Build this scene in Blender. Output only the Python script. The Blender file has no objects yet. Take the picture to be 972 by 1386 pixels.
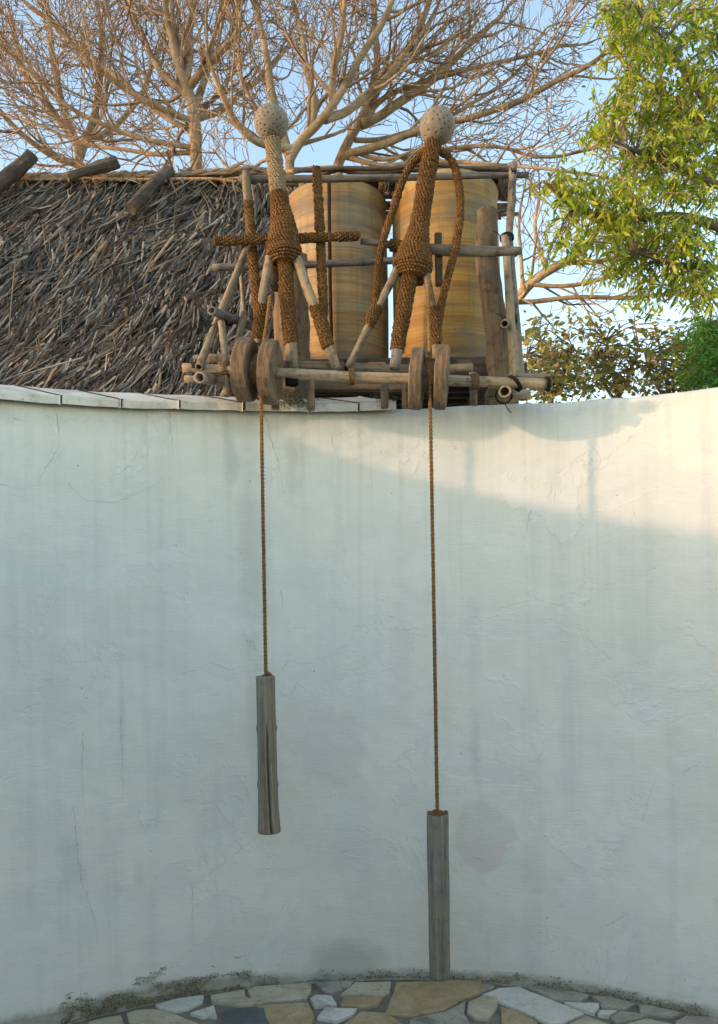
import bpy, math, random
from mathutils import Vector, Matrix, noise, Quaternion
R = math.radians
rnd = random.Random(7)
scene = bpy.context.scene
COL = scene.collection

# ------------------------------------------------------------------ camera
W, H, FPX = 972.0, 1386.0, 1078.0          # photograph size and focal length in its pixels
PPX, PPY, ROLL, EYE = 486.0, 821.0, R(1.0), 1.55
cam_d = bpy.data.cameras.new('camera'); cam = bpy.data.objects.new('camera', cam_d); COL.objects.link(cam)
cam_d.sensor_fit = 'VERTICAL'; cam_d.sensor_height = 36.0; cam_d.sensor_width = 36.0
cam_d.lens = 36.0 * FPX / H
cam_d.shift_y = (PPY - H / 2) / H
cam_d.clip_start = 0.05; cam_d.clip_end = 2000
cam.matrix_world = Matrix.Translation((0, 0, EYE)) @ Matrix.Rotation(R(90), 4, 'X') @ Matrix.Rotation(-ROLL, 4, 'Z')
scene.camera = cam

# ------------------------------------------------------------------ light
SUN_EL, SUN_TURN = R(8.7), R(16.0)          # low sun from the left, a little behind the viewer
world = bpy.data.worlds.new('World'); scene.world = world; world.use_nodes = True
wn = world.node_tree; wn.nodes.clear()
wo = wn.nodes.new('ShaderNodeOutputWorld'); wb = wn.nodes.new('ShaderNodeBackground')
sk = wn.nodes.new('ShaderNodeTexSky'); sk.sky_type = 'NISHITA'; sk.sun_disc = False
sk.sun_elevation = SUN_EL; sk.sun_rotation = R(254); sk.air_density = 1.0; sk.dust_density = 0.7; sk.ozone_density = 0.6
wb.inputs[1].default_value = 0.15
wn.links.new(sk.outputs[0], wb.inputs[0]); wn.links.new(wb.outputs[0], wo.inputs[0])
sun_d = bpy.data.lights.new('sun', 'SUN'); sun = bpy.data.objects.new('sun', sun_d); COL.objects.link(sun)
sun_d.energy = 0.7; sun_d.angle = R(1.3); sun_d.color = (1.0, 0.60, 0.40)
sdir = Vector((math.cos(SUN_TURN) * math.cos(SUN_EL), math.sin(SUN_TURN) * math.cos(SUN_EL), -math.sin(SUN_EL)))
sun.rotation_euler = sdir.to_track_quat('-Z', 'Y').to_euler(); sun.location = (-20, -6, 12)
vs = scene.view_settings
vs.view_transform = 'Standard'; vs.look = 'None'; vs.gamma = 1.0; vs.exposure = 1.97; vs.use_curve_mapping = False
scene.cycles.use_adaptive_sampling = True; scene.cycles.adaptive_threshold = 0.02; scene.cycles.max_bounces = 6; scene.cycles.diffuse_bounces = 4; scene.cycles.transparent_max_bounces = 8

# ------------------------------------------------------------------ pixel helpers (a pixel gives a direction)
def ray(px, py):
    u, v = px - PPX, PPY - py
    c, s = math.cos(ROLL), math.sin(ROLL)
    return (u * c + v * s) / FPX, (-u * s + v * c) / FPX
def P(px, py, Y):
    a, c = ray(px, py); return Vector((a * Y, Y, EYE + c * Y))
def G(px, py, z=0.0):                        # point on the ground
    a, c = ray(px, py); Y = (z - EYE) / c; return Vector((a * Y, Y, z))
CX, CY, RW = 0.03, 0.32, 3.0                 # the round courtyard
def wall_hit(px, py):
    a, c = ray(px, py)
    A = a * a + 1; B = -2 * (a * CX + CY); C = CX * CX + CY * CY - RW * RW
    Y = (-B + math.sqrt(B * B - 4 * A * C)) / (2 * A)
    th = math.atan2(a * Y - CX, Y - CY)      # 0 straight ahead, + to the right
    return th, EYE + c * Y
def WUV(px, py):
    th, z = wall_hit(px, py); return th * RW, z

# ------------------------------------------------------------------ mesh helpers
class MB:
    def __init__(s): s.v = []; s.f = []
    def add(s, vs_, fs_):
        o = len(s.v); s.v += [tuple(p) for p in vs_]; s.f += [tuple(i + o for i in f) for f in fs_]
    def tube(s, pts, rads, sides=8, cap=True, hollow=0.0, phase=0.0):
        pts = [Vector(p) for p in pts]; n = len(pts); o = len(s.v); V = s.v; Fc = s.f
        t = (pts[1] - pts[0]).normalized()
        nrm = t.orthogonal().normalized()
        for i in range(n):
            if i == 0: t2 = (pts[1] - pts[0])
            elif i == n - 1: t2 = (pts[-1] - pts[-2])
            else: t2 = (pts[i + 1] - pts[i - 1])
            if t2.length < 1e-9: t2 = t
            t2 = t2.normalized(); nrm = (nrm - t2 * nrm.dot(t2)).normalized(); b = t2.cross(nrm)
            for k in range(sides):
                a = 2 * math.pi * k / sides + phase
                q = pts[i] + (nrm * math.cos(a) + b * math.sin(a)) * rads[i]
                V.append((q.x, q.y, q.z))
            t = t2
        for i in range(n - 1):
            for k in range(sides):
                k2 = (k + 1) % sides
                Fc.append((o + i * sides + k, o + i * sides + k2, o + (i + 1) * sides + k2, o + (i + 1) * sides + k))
        if cap:
            Fc.append(tuple(o + k for k in reversed(range(sides))))
            e = o + (n - 1) * sides
            if hollow > 0:
                c = pts[-1]; tl = (pts[-1] - pts[-2]).normalized(); m = len(V)
                for k in range(sides):
                    q = c + (Vector(V[e + k]) - c) * 0.66; V.append(tuple(q))
                for k in range(sides):
                    q = c + (Vector(V[e + k]) - c) * 0.62 - tl * hollow; V.append(tuple(q))
                for k in range(sides):
                    k2 = (k + 1) % sides
                    Fc.append((e + k, e + k2, m + k2, m + k)); Fc.append((m + k, m + k2, m + sides + k2, m + sides + k))
                Fc.append(tuple(m + sides + k for k in range(sides)))
            else:
                Fc.append(tuple(e + k for k in range(sides)))
    def box(s, M, sx, sy, sz):
        c = [M @ Vector((x * sx / 2, y * sy / 2, z * sz / 2)) for x in (-1, 1) for y in (-1, 1) for z in (-1, 1)]
        s.add(c, [(0, 1, 3, 2), (4, 6, 7, 5), (0, 4, 5, 1), (2, 3, 7, 6), (0, 2, 6, 4), (1, 5, 7, 3)])
    def mesh(s, name, mat, smooth=True):
        me = bpy.data.meshes.new(name); me.from_pydata(s.v, [], s.f); me.validate(); me.update()
        if smooth: me.polygons.foreach_set('use_smooth', [True] * len(me.polygons))
        me.materials.append(mat); return me

WM = {}
def link(name, data, parent=None, M=None):
    o = bpy.data.objects.new(name, data); COL.objects.link(o)
    M = M or Matrix.Identity(4); WM[o] = M
    if parent is not None:
        o.parent = parent; o.matrix_basis = WM[parent].inverted() @ M
    else: o.matrix_basis = M
    return o
def tag(o, label=None, cat=None, group=None, kind=None):
    if label: o['label'] = label
    if cat: o['category'] = cat
    if group: o['group'] = group
    if kind: o['kind'] = kind
    return o
def thing(name, base, label, cat, group=None):
    o = link(name, None, None, Matrix.Translation(base)); o.empty_display_size = 0.1
    return tag(o, label, cat, group)
def frame_z(p0, p1):
    d = (Vector(p1) - Vector(p0)).normalized()
    return Matrix.Translation(p0) @ d.to_track_quat('Z', 'Y').to_matrix().to_4x4()
def resample(pts, step):
    pts = [Vector(p) for p in pts]; out = [pts[0]]; par = [0.0]
    for i in range(len(pts) - 1):
        L = (pts[i + 1] - pts[i]).length; n = max(1, int(round(L / step)))
        for k in range(1, n + 1):
            out.append(pts[i].lerp(pts[i + 1], k / n)); par.append(i + k / n)
    return out, par
def smooth_path(pts, it=2):
    pts = [Vector(p) for p in pts]
    for _ in range(it):
        q = [pts[0]]
        for i in range(len(pts) - 1):
            q += [pts[i].lerp(pts[i + 1], .25), pts[i].lerp(pts[i + 1], .75)]
        q.append(pts[-1]); pts = q
    return pts
def interp(vals, par):
    i = min(int(par), len(vals) - 2); f = par - i
    return vals[i] * (1 - f) + vals[i + 1] * f
def pole(parent, name, pts, rads, mat, sides=14, nodes=0.0, hollow=0.0, wob=0.06, step=0.03, rough=0.09, fq=16):
    """round pole through world points; local z runs along it"""
    pts = [Vector(p) for p in pts]
    if not isinstance(rads, (list, tuple)): rads = [rads] * len(pts)
    M = frame_z(pts[0], pts[-1]); Mi = M.inverted()
    rp, par = resample(pts, step); sd = rnd.uniform(0, 100)
    P2, R2 = [], []; s = 0.0; nxt = rnd.uniform(.4, .9) * nodes if nodes else 1e9
    for i, (p, t) in enumerate(zip(rp, par)):
        if i: s += (rp[i] - rp[i - 1]).length
        r = interp(rads, t); w = noise.noise_vector(Vector((s * 2.2, sd, 0))) * r * wob * 3
        r *= 1 + wob * noise.noise(Vector((s * 6, sd, 5)))
        if i in (0, len(rp) - 1): pass
        P2.append(Mi @ (p + w)); R2.append(r)
        if s > nxt and i < len(rp) - 2:
            for ds, k in ((.004, 1.0), (.008, 1.10), (.012, 1.0)):
                q = p + (rp[i + 1] - p).normalized() * ds; P2.append(Mi @ (q + w)); R2.append(r * k)
            nxt += nodes * rnd.uniform(.75, 1.25)
    mb = MB(); mb.tube(P2, R2, sides, True, hollow); rm = max(rads); so = Vector((sd, sd * .7, 3))
    mb.v = [tuple(Vector(v) + (noise.noise_vector(Vector((v[0] * 2.2, v[1] * 2.2, v[2] * .6)) * fq + so) + noise.noise_vector(Vector((v[0], v[1], v[2] * .5)) * fq * 4 + so) * .4) * rm * rough) for v in mb.v]
    # end faces flat, side smooth
    me = mb.mesh(name, mat)
    for pl in me.polygons:
        if len(pl.vertices) > 4: pl.use_smooth = False
    return link(name, me, parent, M)
def lash(parent, p, axis, r, mat, turns=4, rr=0.003, name='lashing'):
    axis = Vector(axis).normalized(); M = frame_z(p, Vector(p) + axis); mb = MB(); pts = []
    n = turns * 12
    for i in range(n + 1):
        a = 2 * math.pi * i / 12; k = r + rr * .7 + rr * .7 * rnd.random()
        pts.append(Vector((math.cos(a) * k, math.sin(a) * k, (i / n - .5) * turns * rr * 1.7 + rnd.uniform(-.4, .4) * rr)))
    mb.tube(pts, [rr] * len(pts), 5); e = pts[-1]
    mb.tube([e, e * 1.25 + Vector((.004, 0, .012)), e * 1.7 + Vector((.008, .003, .012))], [rr * .7] * 3, 4)
    return link(name, mb.mesh(name, mat), parent, M)
def wrapped(parent, name, pts, rads, mat, rr=0.0052, pitch=0.0094, bead=0.0135):
    """coir rope wound tightly round a tapered core"""
    pts = [Vector(p) for p in pts]; rp, par = resample(pts, 0.01)
    base = rp[0]; M = Matrix.Translation(base); mb = MB()
    cr = [interp(rads, t) for t in par]
    mb.tube([p - base for p in rp], [r - rr * 1.5 for r in cr], 14)
    cum = [0.0]
    for i in range(1, len(rp)): cum.append(cum[-1] + (rp[i] - rp[i - 1]).length)
    L = cum[-1]; tang = [(rp[min(i + 1, len(rp) - 1)] - rp[max(i - 1, 0)]).normalized() for i in range(len(rp))]
    nr = tang[0].orthogonal().normalized(); nrs = []
    for t in tang:
        nr = (nr - t * nr.dot(t)).normalized(); nrs.append(nr.copy())
    s = 0.0; a = 0.0; i = 0; P2, R2 = [], []; arc = 0.0; ph = 0.0; sd = rnd.uniform(0, 99)
    while s < L:
        while i < len(cum) - 2 and cum[i + 1] < s: i += 1
        f = (s - cum[i]) / max(1e-9, cum[i + 1] - cum[i])
        c = rp[i].lerp(rp[i + 1], f); t = tang[i].lerp(tang[i + 1], f).normalized(); n = nrs[i].lerp(nrs[i + 1], f).normalized(); b = t.cross(n)
        r = cr[i] * (1 - f) + cr[i + 1] * f
        wv = math.sin(ph); nz = noise.noise(Vector((arc * 9, sd, s * 30))) + .5 * noise.noise(Vector((arc * 2.3, sd + 5, s * 9)))
        q = c + (n * math.cos(a) + b * math.sin(a)) * (r - rr * .95 + rr * .30 * wv + rr * .6 * nz) + t * (rr * .38 * math.cos(ph) + pitch * .4 * nz)
        P2.append(q - base); R2.append(rr * (1.0 + .22 * wv + .2 * nz))
        da = min(0.5, (bead / 4) / max(r, .004)); a += da; arc += da * r; ph += da * (math.floor(2 * math.pi * r / bead) + .36); s += pitch * da / (2 * math.pi)
    mb.tube(P2, R2, 5)
    for _ in range(int(L * 420)):
        p = P2[rnd.randrange(len(P2))]; d = Vector((rnd.gauss(0, 1), rnd.gauss(0, 1), rnd.gauss(0, 1))).normalized(); e = p + d * rnd.uniform(.006, .016)
        mb.tube([p, p.lerp(e, .6) + Vector((0, 0, .001)), e - Vector((0, 0, .003))], [.0009, .0007, .0004], 3, False)
    return link(name, mb.mesh(name, mat), parent, M)
def twisted(mb, pts, r, pitch=0.028, strands=2, hair=0):
    rp, par = resample(pts, pitch / 10); n = len(rp)
    for k in range(strands):
        q = []
        for i, p in enumerate(rp):
            t = (rp[min(i + 1, n - 1)] - rp[max(i - 1, 0)]).normalized(); x = t.orthogonal().normalized() if abs(t.z) < .9 else (Vector((1, 0, 0)) - t * t.x).normalized()
            y = t.cross(x); a = 2 * math.pi * (i / 10 + k / strands)
            q.append(p + (x * math.cos(a) + y * math.sin(a)) * r * .52)
        mb.tube(q, [r * .58 * (1 + .12 * noise.noise(p * 60)) for p in q], 6)
    for _ in range(hair):
        p = rp[rnd.randrange(n)]; d = Vector((rnd.uniform(-1, 1), rnd.uniform(-1, 1), rnd.uniform(-.8, .8))).normalized()
        mb.tube([p + d * r * .6, p + d * (r + .004) + Vector((0, 0, rnd.uniform(-.004, .004)))], [.0006, .0003], 3)

# ------------------------------------------------------------------ materials
class N:
    def __init__(s, name, rough=0.85, spec=0.25):
        s.m = bpy.data.materials.new(name); s.m.use_nodes = True; s.t = s.m.node_tree
        s.b = s.t.nodes['Principled BSDF']; s.b.inputs['Roughness'].default_value = rough
        s.b.inputs['Specular IOR Level'].default_value = spec
    def new(s, k, **kw):
        n = s.t.nodes.new(k)
        for a, v in kw.items(): setattr(n, a, v)
        return n
    def put(s, sock, v):
        if isinstance(v, bpy.types.NodeSocket): s.t.links.new(v, sock)
        elif v is not None:
            sock.default_value = v
    def math(s, op, a, b=None, c=None, clamp=False):
        n = s.new('ShaderNodeMath', operation=op, use_clamp=clamp); s.put(n.inputs[0], a)
        if b is not None: s.put(n.inputs[1], b)
        if c is not None: s.put(n.inputs[2], c)
        return n.outputs[0]
    def coord(s, k='Object', scale=(1, 1, 1), loc=(0, 0, 0)):
        c = s.new('ShaderNodeTexCoord'); m = s.new('ShaderNodeMapping'); m.inputs['Scale'].default_value = scale; m.inputs['Location'].default_value = loc
        s.t.links.new(c.outputs[k], m.inputs[0]); return m.outputs[0]
    def noise(s, vec, scale=5, detail=6, rough=.6, dist=0.0, out=0):
        n = s.new('ShaderNodeTexNoise'); s.put(n.inputs['Vector'], vec); n.inputs['Scale'].default_value = scale
        n.inputs['Detail'].default_value = detail; n.inputs['Roughness'].default_value = rough; n.inputs['Distortion'].default_value = dist
        return n.outputs[out]
    def ramp(s, fac, stops, interp='LINEAR'):
        n = s.new('ShaderNodeValToRGB'); s.put(n.inputs[0], fac); cr = n.color_ramp; cr.interpolation = interp
        while len(cr.elements) < len(stops): cr.elements.new(.5)
        for e, (p, c) in zip(cr.elements, stops): e.position = p; e.color = (c, c, c, 1) if isinstance(c, (int, float)) else (*c, 1)
        return n.outputs[0]
    def mix(s, fac, a, b, mode='MIX'):
        n = s.new('ShaderNodeMix', data_type='RGBA', blend_type=mode); s.put(n.inputs[0], fac)
        for i, v in ((6, a), (7, b)):
            if isinstance(v, tuple): v = (*v, 1)
            s.put(n.inputs[i], v)
        return n.outputs[2]
    def bump(s, h, strength=.5, dist=.01, prev=None):
        n = s.new('ShaderNodeBump'); n.inputs['Strength'].default_value = strength; n.inputs['Distance'].default_value = dist
        s.put(n.inputs['Height'], h)
        if prev: s.t.links.new(prev, n.inputs['Normal'])
        return n.outputs[0]
    def done(s, col, nrm=None, rough=None):
        s.put(s.b.inputs['Base Color'], (*col, 1) if isinstance(col, tuple) else col)
        if nrm: s.t.links.new(nrm, s.b.inputs['Normal'])
        if rough is not None: s.put(s.b.inputs['Roughness'], rough)
        return s.m

def wood(name, dark, mid, light, grain=70, along=3.0, crack=.35, patch=None, bstr=.5, blotch=.65):
    n = N(name); oi = n.new('ShaderNodeObjectInfo')
    off = n.new('ShaderNodeVectorMath', operation='MULTIPLY_ADD')
    tc = n.new('ShaderNodeTexCoord'); cmb = n.new('ShaderNodeCombineXYZ')
    for i in range(3): n.t.links.new(oi.outputs['Random'], cmb.inputs[i])
    n.t.links.new(cmb.outputs[0], off.inputs[0]); off.inputs[1].default_value = (17, 29, 11); n.t.links.new(tc.outputs['Object'], off.inputs[2])
    mp = n.new('ShaderNodeMapping'); mp.inputs['Scale'].default_value = (grain, grain, along); n.t.links.new(off.outputs[0], mp.inputs[0])
    g = n.noise(mp.outputs[0], 1.0, 6, .65, .4)
    lo = n.noise(off.outputs[0], 9, 4, .6)
    c = n.ramp(g, [(.25, dark), (.5, mid), (.75, light)])
    c = n.mix(n.ramp(lo, [(.4, 0.0), (.62, .75)]), c, patch or mid)
    bl_ = n.noise(off.outputs[0], 28, 4, .65); c = n.mix(n.ramp(bl_, [(.52, 0.0), (.66, blotch)]), c, tuple(x * .8 for x in dark))
    fine = n.noise(mp.outputs[0], 3.5, 3, .7)
    c = n.mix(n.ramp(fine, [(.30, crack), (.42, 0.0)]), c, tuple(x * .35 for x in dark))
    hv = n.math('MULTIPLY', oi.outputs['Random'], .5); hv = n.math('ADD', hv, .75)
    hs = n.new('ShaderNodeHueSaturation'); n.t.links.new(hv, hs.inputs['Value']); n.t.links.new(c, hs.inputs['Color'])
    h = n.math('ADD', g, n.math('MULTIPLY', fine, .6))
    return n.done(hs.outputs[0], n.bump(h, bstr, .004))
M_POLE = wood('weathered_pole', (.07, .055, .042), (.175, .145, .11), (.32, .275, .22), 60, 4, .4, (.33, .27, .2))
M_BAMBOO = wood('pale_bamboo', (.085, .06, .038), (.235, .185, .125), (.40, .34, .25), 50, 3, .6, (.27, .20, .13), .4)
M_GREYPOLE = wood('grey_pole', (.07, .062, .055), (.175, .16, .14), (.32, .30, .27), 60, 4, .4, (.17, .15, .13))
M_POST = wood('old_post', (.10, .07, .045), (.24, .17, .105), (.37, .28, .18), 45, 2.2, .8, (.19, .135, .085), 1.0)
M_DARKWOOD = wood('dark_timber', (.03, .025, .02), (.075, .06, .048), (.14, .11, .085), 40, 3, .4)
M_LOG = wood('driftwood', (.14, .11, .075), (.29, .25, .185), (.42, .38, .30), 90, 2.0, .6, (.27, .22, .16), .9, .25)
M_LOG2 = wood('green_grey_log', (.06, .06, .05), (.19, .185, .155), (.37, .37, .33), 60, 1.5, .8, (.20, .185, .13), .9, .3)
M_BARK = wood('ridge_bark', (.045, .035, .027), (.13, .10, .075), (.27, .23, .185), 60, 9, .6, (.07, .05, .037), 1.0)
def disc_mat():
    n = N('spool_timber'); v = n.coord('Object', (1, 1, 1)); oi = n.new('ShaderNodeObjectInfo')
    mp = n.new('ShaderNodeMapping'); mp.inputs['Scale'].default_value = (14, 16, 90); n.t.links.new(v, mp.inputs[0])
    add = n.new('ShaderNodeVectorMath', operation='ADD'); n.t.links.new(mp.outputs[0], add.inputs[0]); n.t.links.new(oi.outputs['Location'], add.inputs[1])
    g = n.noise(add.outputs[0], 1, 7, .65, .5); lo = n.noise(v, 16, 5, .6)
    c = n.ramp(g, [(.3, (.06, .04, .024)), (.5, (.14, .098, .06)), (.72, (.245, .185, .125))])
    c = n.mix(n.ramp(lo, [(.52, 0.0), (.68, .7)]), c, (.20, .10, .055))
    return n.done(c, n.bump(g, .6, .005))
M_DISC = disc_mat()
def rope_mat(name, a, b, c_):
    n = N(name, .95, .1); v = n.coord('Object'); g = n.noise(v, 130, 4, .7); lo = n.noise(v, 7, 4, .6)
    c = n.ramp(g, [(.28, a), (.5, b), (.75, c_)])
    c = n.mix(n.ramp(lo, [(.42, 0.0), (.66, .55)]), c, tuple(x * .45 for x in b))
    return n.done(c, n.bump(n.noise(v, 420, 2, .6), .8, .002))
M_COIR = rope_mat('coir_rope', (.032, .016, .006), (.145, .074, .028), (.36, .22, .10))
M_COIRPALE = rope_mat('faded_coir_rope', (.11, .075, .04), (.30, .225, .14), (.46, .38, .26))
M_HANG = rope_mat('hanging_coir', (.12, .055, .02), (.27, .14, .055), (.40, .24, .11))
M_LASH = rope_mat('black_lashing', (.012, .011, .01), (.025, .022, .02), (.05, .045, .04))
M_LASHB = rope_mat('brown_lashing', (.07, .045, .025), (.16, .10, .055), (.26, .18, .1))

def tank_mat():
    n = N('banded_tank', .6, .35); tc = n.coord('Object', (.45, .45, 9)); oi = n.new('ShaderNodeObjectInfo')
    ad = n.new('ShaderNodeVectorMath', operation='ADD'); n.t.links.new(tc, ad.inputs[0]); n.t.links.new(oi.outputs['Location'], ad.inputs[1])
    g = n.noise(ad.outputs[0], 1.0, 7, .68)
    c = n.ramp(g, [(.30, (.12, .08, .04)), (.40, (.23, .14, .055)), (.48, (.36, .205, .065)), (.55, (.44, .27, .09)), (.62, (.36, .265, .145)), (.74, (.42, .32, .17))])
    f = n.noise(n.coord('Object', (.8, .8, 70)), 1, 5, .65); f2 = n.noise(n.coord('Object', (2, 2, 26), (3, 1, 7)), 1, 6, .7)
    c = n.mix(n.ramp(f, [(.36, .5), (.5, 0.0)]), c, (.11, .085, .055)); c = n.mix(n.ramp(f2, [(.58, 0.0), (.70, .65)]), c, (.42, .37, .27))
    dr = n.noise(n.coord('Object', (24, 24, 1.2)), 1, 5, .65); c = n.mix(n.ramp(dr, [(.52, 0.0), (.72, .55)]), c, (.10, .085, .06))
    bl = n.noise(n.coord('Object', (1, 1, 1.4)), 3.2, 7, .68); c = n.mix(n.ramp(bl, [(.46, 0.0), (.62, .75)]), c, (.16, .145, .10))
    sp = n.noise(n.coord('Object'), 55, 4, .7); c = n.mix(n.ramp(sp, [(.62, 0.0), (.7, .5)]), c, (.08, .065, .045))
    hs = n.new('ShaderNodeHueSaturation'); n.put(hs.inputs['Saturation'], n.math('ADD', n.math('MULTIPLY', oi.outputs['Random'], .2), .95)); hs.inputs['Value'].default_value = .86; n.t.links.new(c, hs.inputs['Color'])
    return n.done(hs.outputs[0], n.bump(n.math('ADD', f, n.math('MULTIPLY', sp, .6)), .4, .005))
M_TANK = tank_mat()
def head_mat():
    n = N('coral_concrete', .9); v = n.coord('Object'); a = n.noise(v, 14, 6, .6); b = n.noise(v, 90, 4, .7)
    c = n.ramp(a, [(.3, (.15, .128, .095)), (.7, (.29, .25, .195))]); c = n.mix(n.ramp(b, [(.35, .45), (.5, 0.0)]), c, (.14, .125, .105))
    return n.done(c, n.bump(b, .5, .002))
M_HEAD = head_mat()
def island(name, stops, rough=.8, trans=0.0, vein=0.0):
    n = N(name, rough, .3); g = n.new('ShaderNodeNewGeometry')
    c = n.ramp(g.outputs['Random Per Island'], stops)
    oi = n.new('ShaderNodeObjectInfo')
    if vein:
        v = n.coord('Object', (1, 1, 1)); q = n.noise(v, vein, 3, .6); c = n.mix(n.ramp(q, [(.35, .5), (.6, 0.0)]), c, n.mix(1.0, c, (.45, .4, .35), 'MULTIPLY'))
    if name == 'thatch_blades':
        q2 = n.noise(n.coord('Object'), 3.2, 4, .6); c = n.mix(n.ramp(q2, [(.48, 0.0), (.66, .4)]), c, (.13, .09, .06)); q3 = n.noise(n.coord('Object', (1, 1, 1), (5, 5, 5)), 6, 4, .6); c = n.mix(n.ramp(q3, [(.5, 0.0), (.7, .5)]), c, n.mix(1.0, c, (.4, .4, .42), 'MULTIPLY'))
    n.done(c)
    if trans:
        tr = n.new('ShaderNodeBsdfTranslucent'); n.t.links.new(c, tr.inputs[0]); mx = n.new('ShaderNodeMixShader'); mx.inputs[0].default_value = trans
        out = n.t.nodes['Material Output']; n.t.links.new(n.b.outputs[0], mx.inputs[1]); n.t.links.new(tr.outputs[0], mx.inputs[2]); n.t.links.new(mx.outputs[0], out.inputs[0])
    return n.m
def leaf_obj_mat(name, stops, trans=.3):
    n = N(name, .5, .4); oi = n.new('ShaderNodeObjectInfo'); c = n.ramp(oi.outputs['Random'], stops); n.done(c)
    tr = n.new('ShaderNodeBsdfTranslucent'); n.t.links.new(c, tr.inputs[0]); mx = n.new('ShaderNodeMixShader'); mx.inputs[0].default_value = trans
    out = n.t.nodes['Material Output']; n.t.links.new(n.b.outputs[0], mx.inputs[1]); n.t.links.new(tr.outputs[0], mx.inputs[2]); n.t.links.new(mx.outputs[0], out.inputs[0])
    return n.m
TH = [(0.0, (.02, .018, .016)), (.2, (.07, .064, .057)), (.42, (.19, .175, .155)), (.56, (.05, .038, .028)), (.68, (.16, .105, .062)), (.78, (.28, .255, .215)), (.92, (.42, .375, .31)), (1.0, (.47, .32, .18))]
M_THATCH = island('thatch_blades', TH, .75, .08, 60)
M_FROND = island('dry_frond', [(0, (.16, .11, .065)), (.35, (.27, .20, .125)), (.7, (.17, .14, .105)), (1, (.37, .30, .21))], .7, .15)
M_RACHIS = wood('frond_rib', (.30, .14, .05), (.46, .25, .10), (.58, .38, .2), 60, 4, .2)
def bark_mat(name, a, b, c_):
    n = N(name, .9, .15); v = n.coord('Object'); g = n.noise(v, 5, 6, .65); f = n.noise(v, 40, 3, .6)
    return n.done(n.mix(n.ramp(f, [(.35, .4), (.55, 0.0)]), n.ramp(g, [(.3, a), (.5, b), (.72, c_)]), a), n.bump(f, .6, .01))
M_BARE = bark_mat('bare_tree_bark', (.17, .115, .07), (.38, .275, .17), (.54, .42, .29))
M_TWIG = island('bare_twigs', [(0, (.16, .10, .065)), (.5, (.33, .225, .145)), (1, (.47, .35, .235))], .85)
M_GBARK = bark_mat('leafy_tree_bark', (.10, .075, .055), (.21, .165, .12), (.32, .26, .2))
LG = [(0, (.08, .15, .012)), (.25, (.19, .29, .02)), (.55, (.34, .43, .03)), (.82, (.48, .51, .05)), (1, (.50, .40, .06))]
LS = [(0, (.13, .18, .035)), (.35, (.27, .30, .06)), (.65, (.38, .32, .08)), (1, (.38, .22, .08))]
LC = [(0, (.04, .14, .02)), (.5, (.085, .25, .03)), (1, (.16, .33, .05))]
M_LEAF = island('green_leaves', LG, .5, .45); M_LEAFO = leaf_obj_mat('green_leaf', LG, .45)
M_SLEAF = island('shrub_leaves', LS, .6, .3); M_SLEAFO = leaf_obj_mat('shrub_leaf', LS, .3)
M_CLEAF = island('feathery_leaves', LC, .5, .3); M_CLEAFO = leaf_obj_mat('feathery_leaf', LC, .3)
M_MOSS = island('moss_and_litter', [(0, (.08, .07, .035)), (.4, (.22, .19, .09)), (.75, (.32, .27, .15)), (1, (.48, .45, .36))], .95)
def coping_mat():
    n = N('coping_plaster', .85); v = n.coord('Object'); oi = n.new('ShaderNodeObjectInfo')
    ad = n.new('ShaderNodeVectorMath', operation='ADD'); n.t.links.new(v, ad.inputs[0]); n.t.links.new(oi.outputs['Location'], ad.inputs[1])
    a = n.noise(ad.outputs[0], 6, 6, .65); b = n.noise(ad.outputs[0], 45, 4, .7)
    c = n.ramp(a, [(.3, (.46, .43, .35)), (.5, (.60, .57, .49)), (.65, (.68, .655, .58))]); c = n.mix(n.ramp(b, [(.28, .7), (.40, 0.0)]), c, (.22, .2, .15))
    d = n.noise(ad.outputs[0], 11, 6, .7); c = n.mix(n.ramp(d, [(.52, 0.0), (.70, .7)]), c, (.30, .27, .2))
    return n.done(c, n.bump(b, .5, .003))
M_COPE = coping_mat()
def crackm():
    n = N('crack_shade', .95); return n.done(n.ramp(n.noise(n.coord('Object'), 60, 3), [(.35, (.20, .19, .17)), (.65, (.40, .39, .35))]))  # shade inside the cracks, painted as a darker colour on raised ribbons
M_CRACK = crackm()
def stone_mat(name, stops, vein):
    n = N(name, .55, .4); v = n.coord('Object'); oi = n.new('ShaderNodeObjectInfo')
    ad = n.new('ShaderNodeVectorMath', operation='ADD'); n.t.links.new(v, ad.inputs[0]); n.t.links.new(oi.outputs['Location'], ad.inputs[1])
    a = n.noise(ad.outputs[0], 7, 7, .65, .8); b = n.noise(ad.outputs[0], 60, 4, .7); d = n.noise(ad.outputs[0], 4, 6, .7, 1.5)
    c = n.ramp(a, stops); c = n.mix(n.ramp(d, [(.56, 0.0), (.66, .8)]), c, vein); c = n.mix(n.ramp(b, [(.3, .5), (.45, 0.0)]), c, tuple(x * .4 for x in vein))
    return n.done(c, n.bump(b, .4, .003))
M_ST = {'c': stone_mat('cream_stone', [(.3, (.34, .29, .19)), (.5, (.46, .41, .29)), (.72, (.56, .52, .41))], (.22, .2, .16)),
        'o': stone_mat('ochre_stone', [(.3, (.28, .195, .10)), (.5, (.39, .29, .155)), (.72, (.49, .40, .26))], (.18, .15, .11)),
        'w': stone_mat('white_stone', [(.3, (.50, .48, .41)), (.5, (.60, .58, .51)), (.72, (.68, .66, .60))], (.36, .34, .29)),
        's': stone_mat('slate_stone', [(.3, (.055, .07, .075)), (.5, (.10, .115, .12)), (.72, (.18, .195, .19))], (.07, .085, .09)),
        'g': stone_mat('grey_stone', [(.3, (.23, .215, .165)), (.5, (.33, .31, .25)), (.72, (.43, .41, .34))], (.12, .13, .125))}
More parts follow.
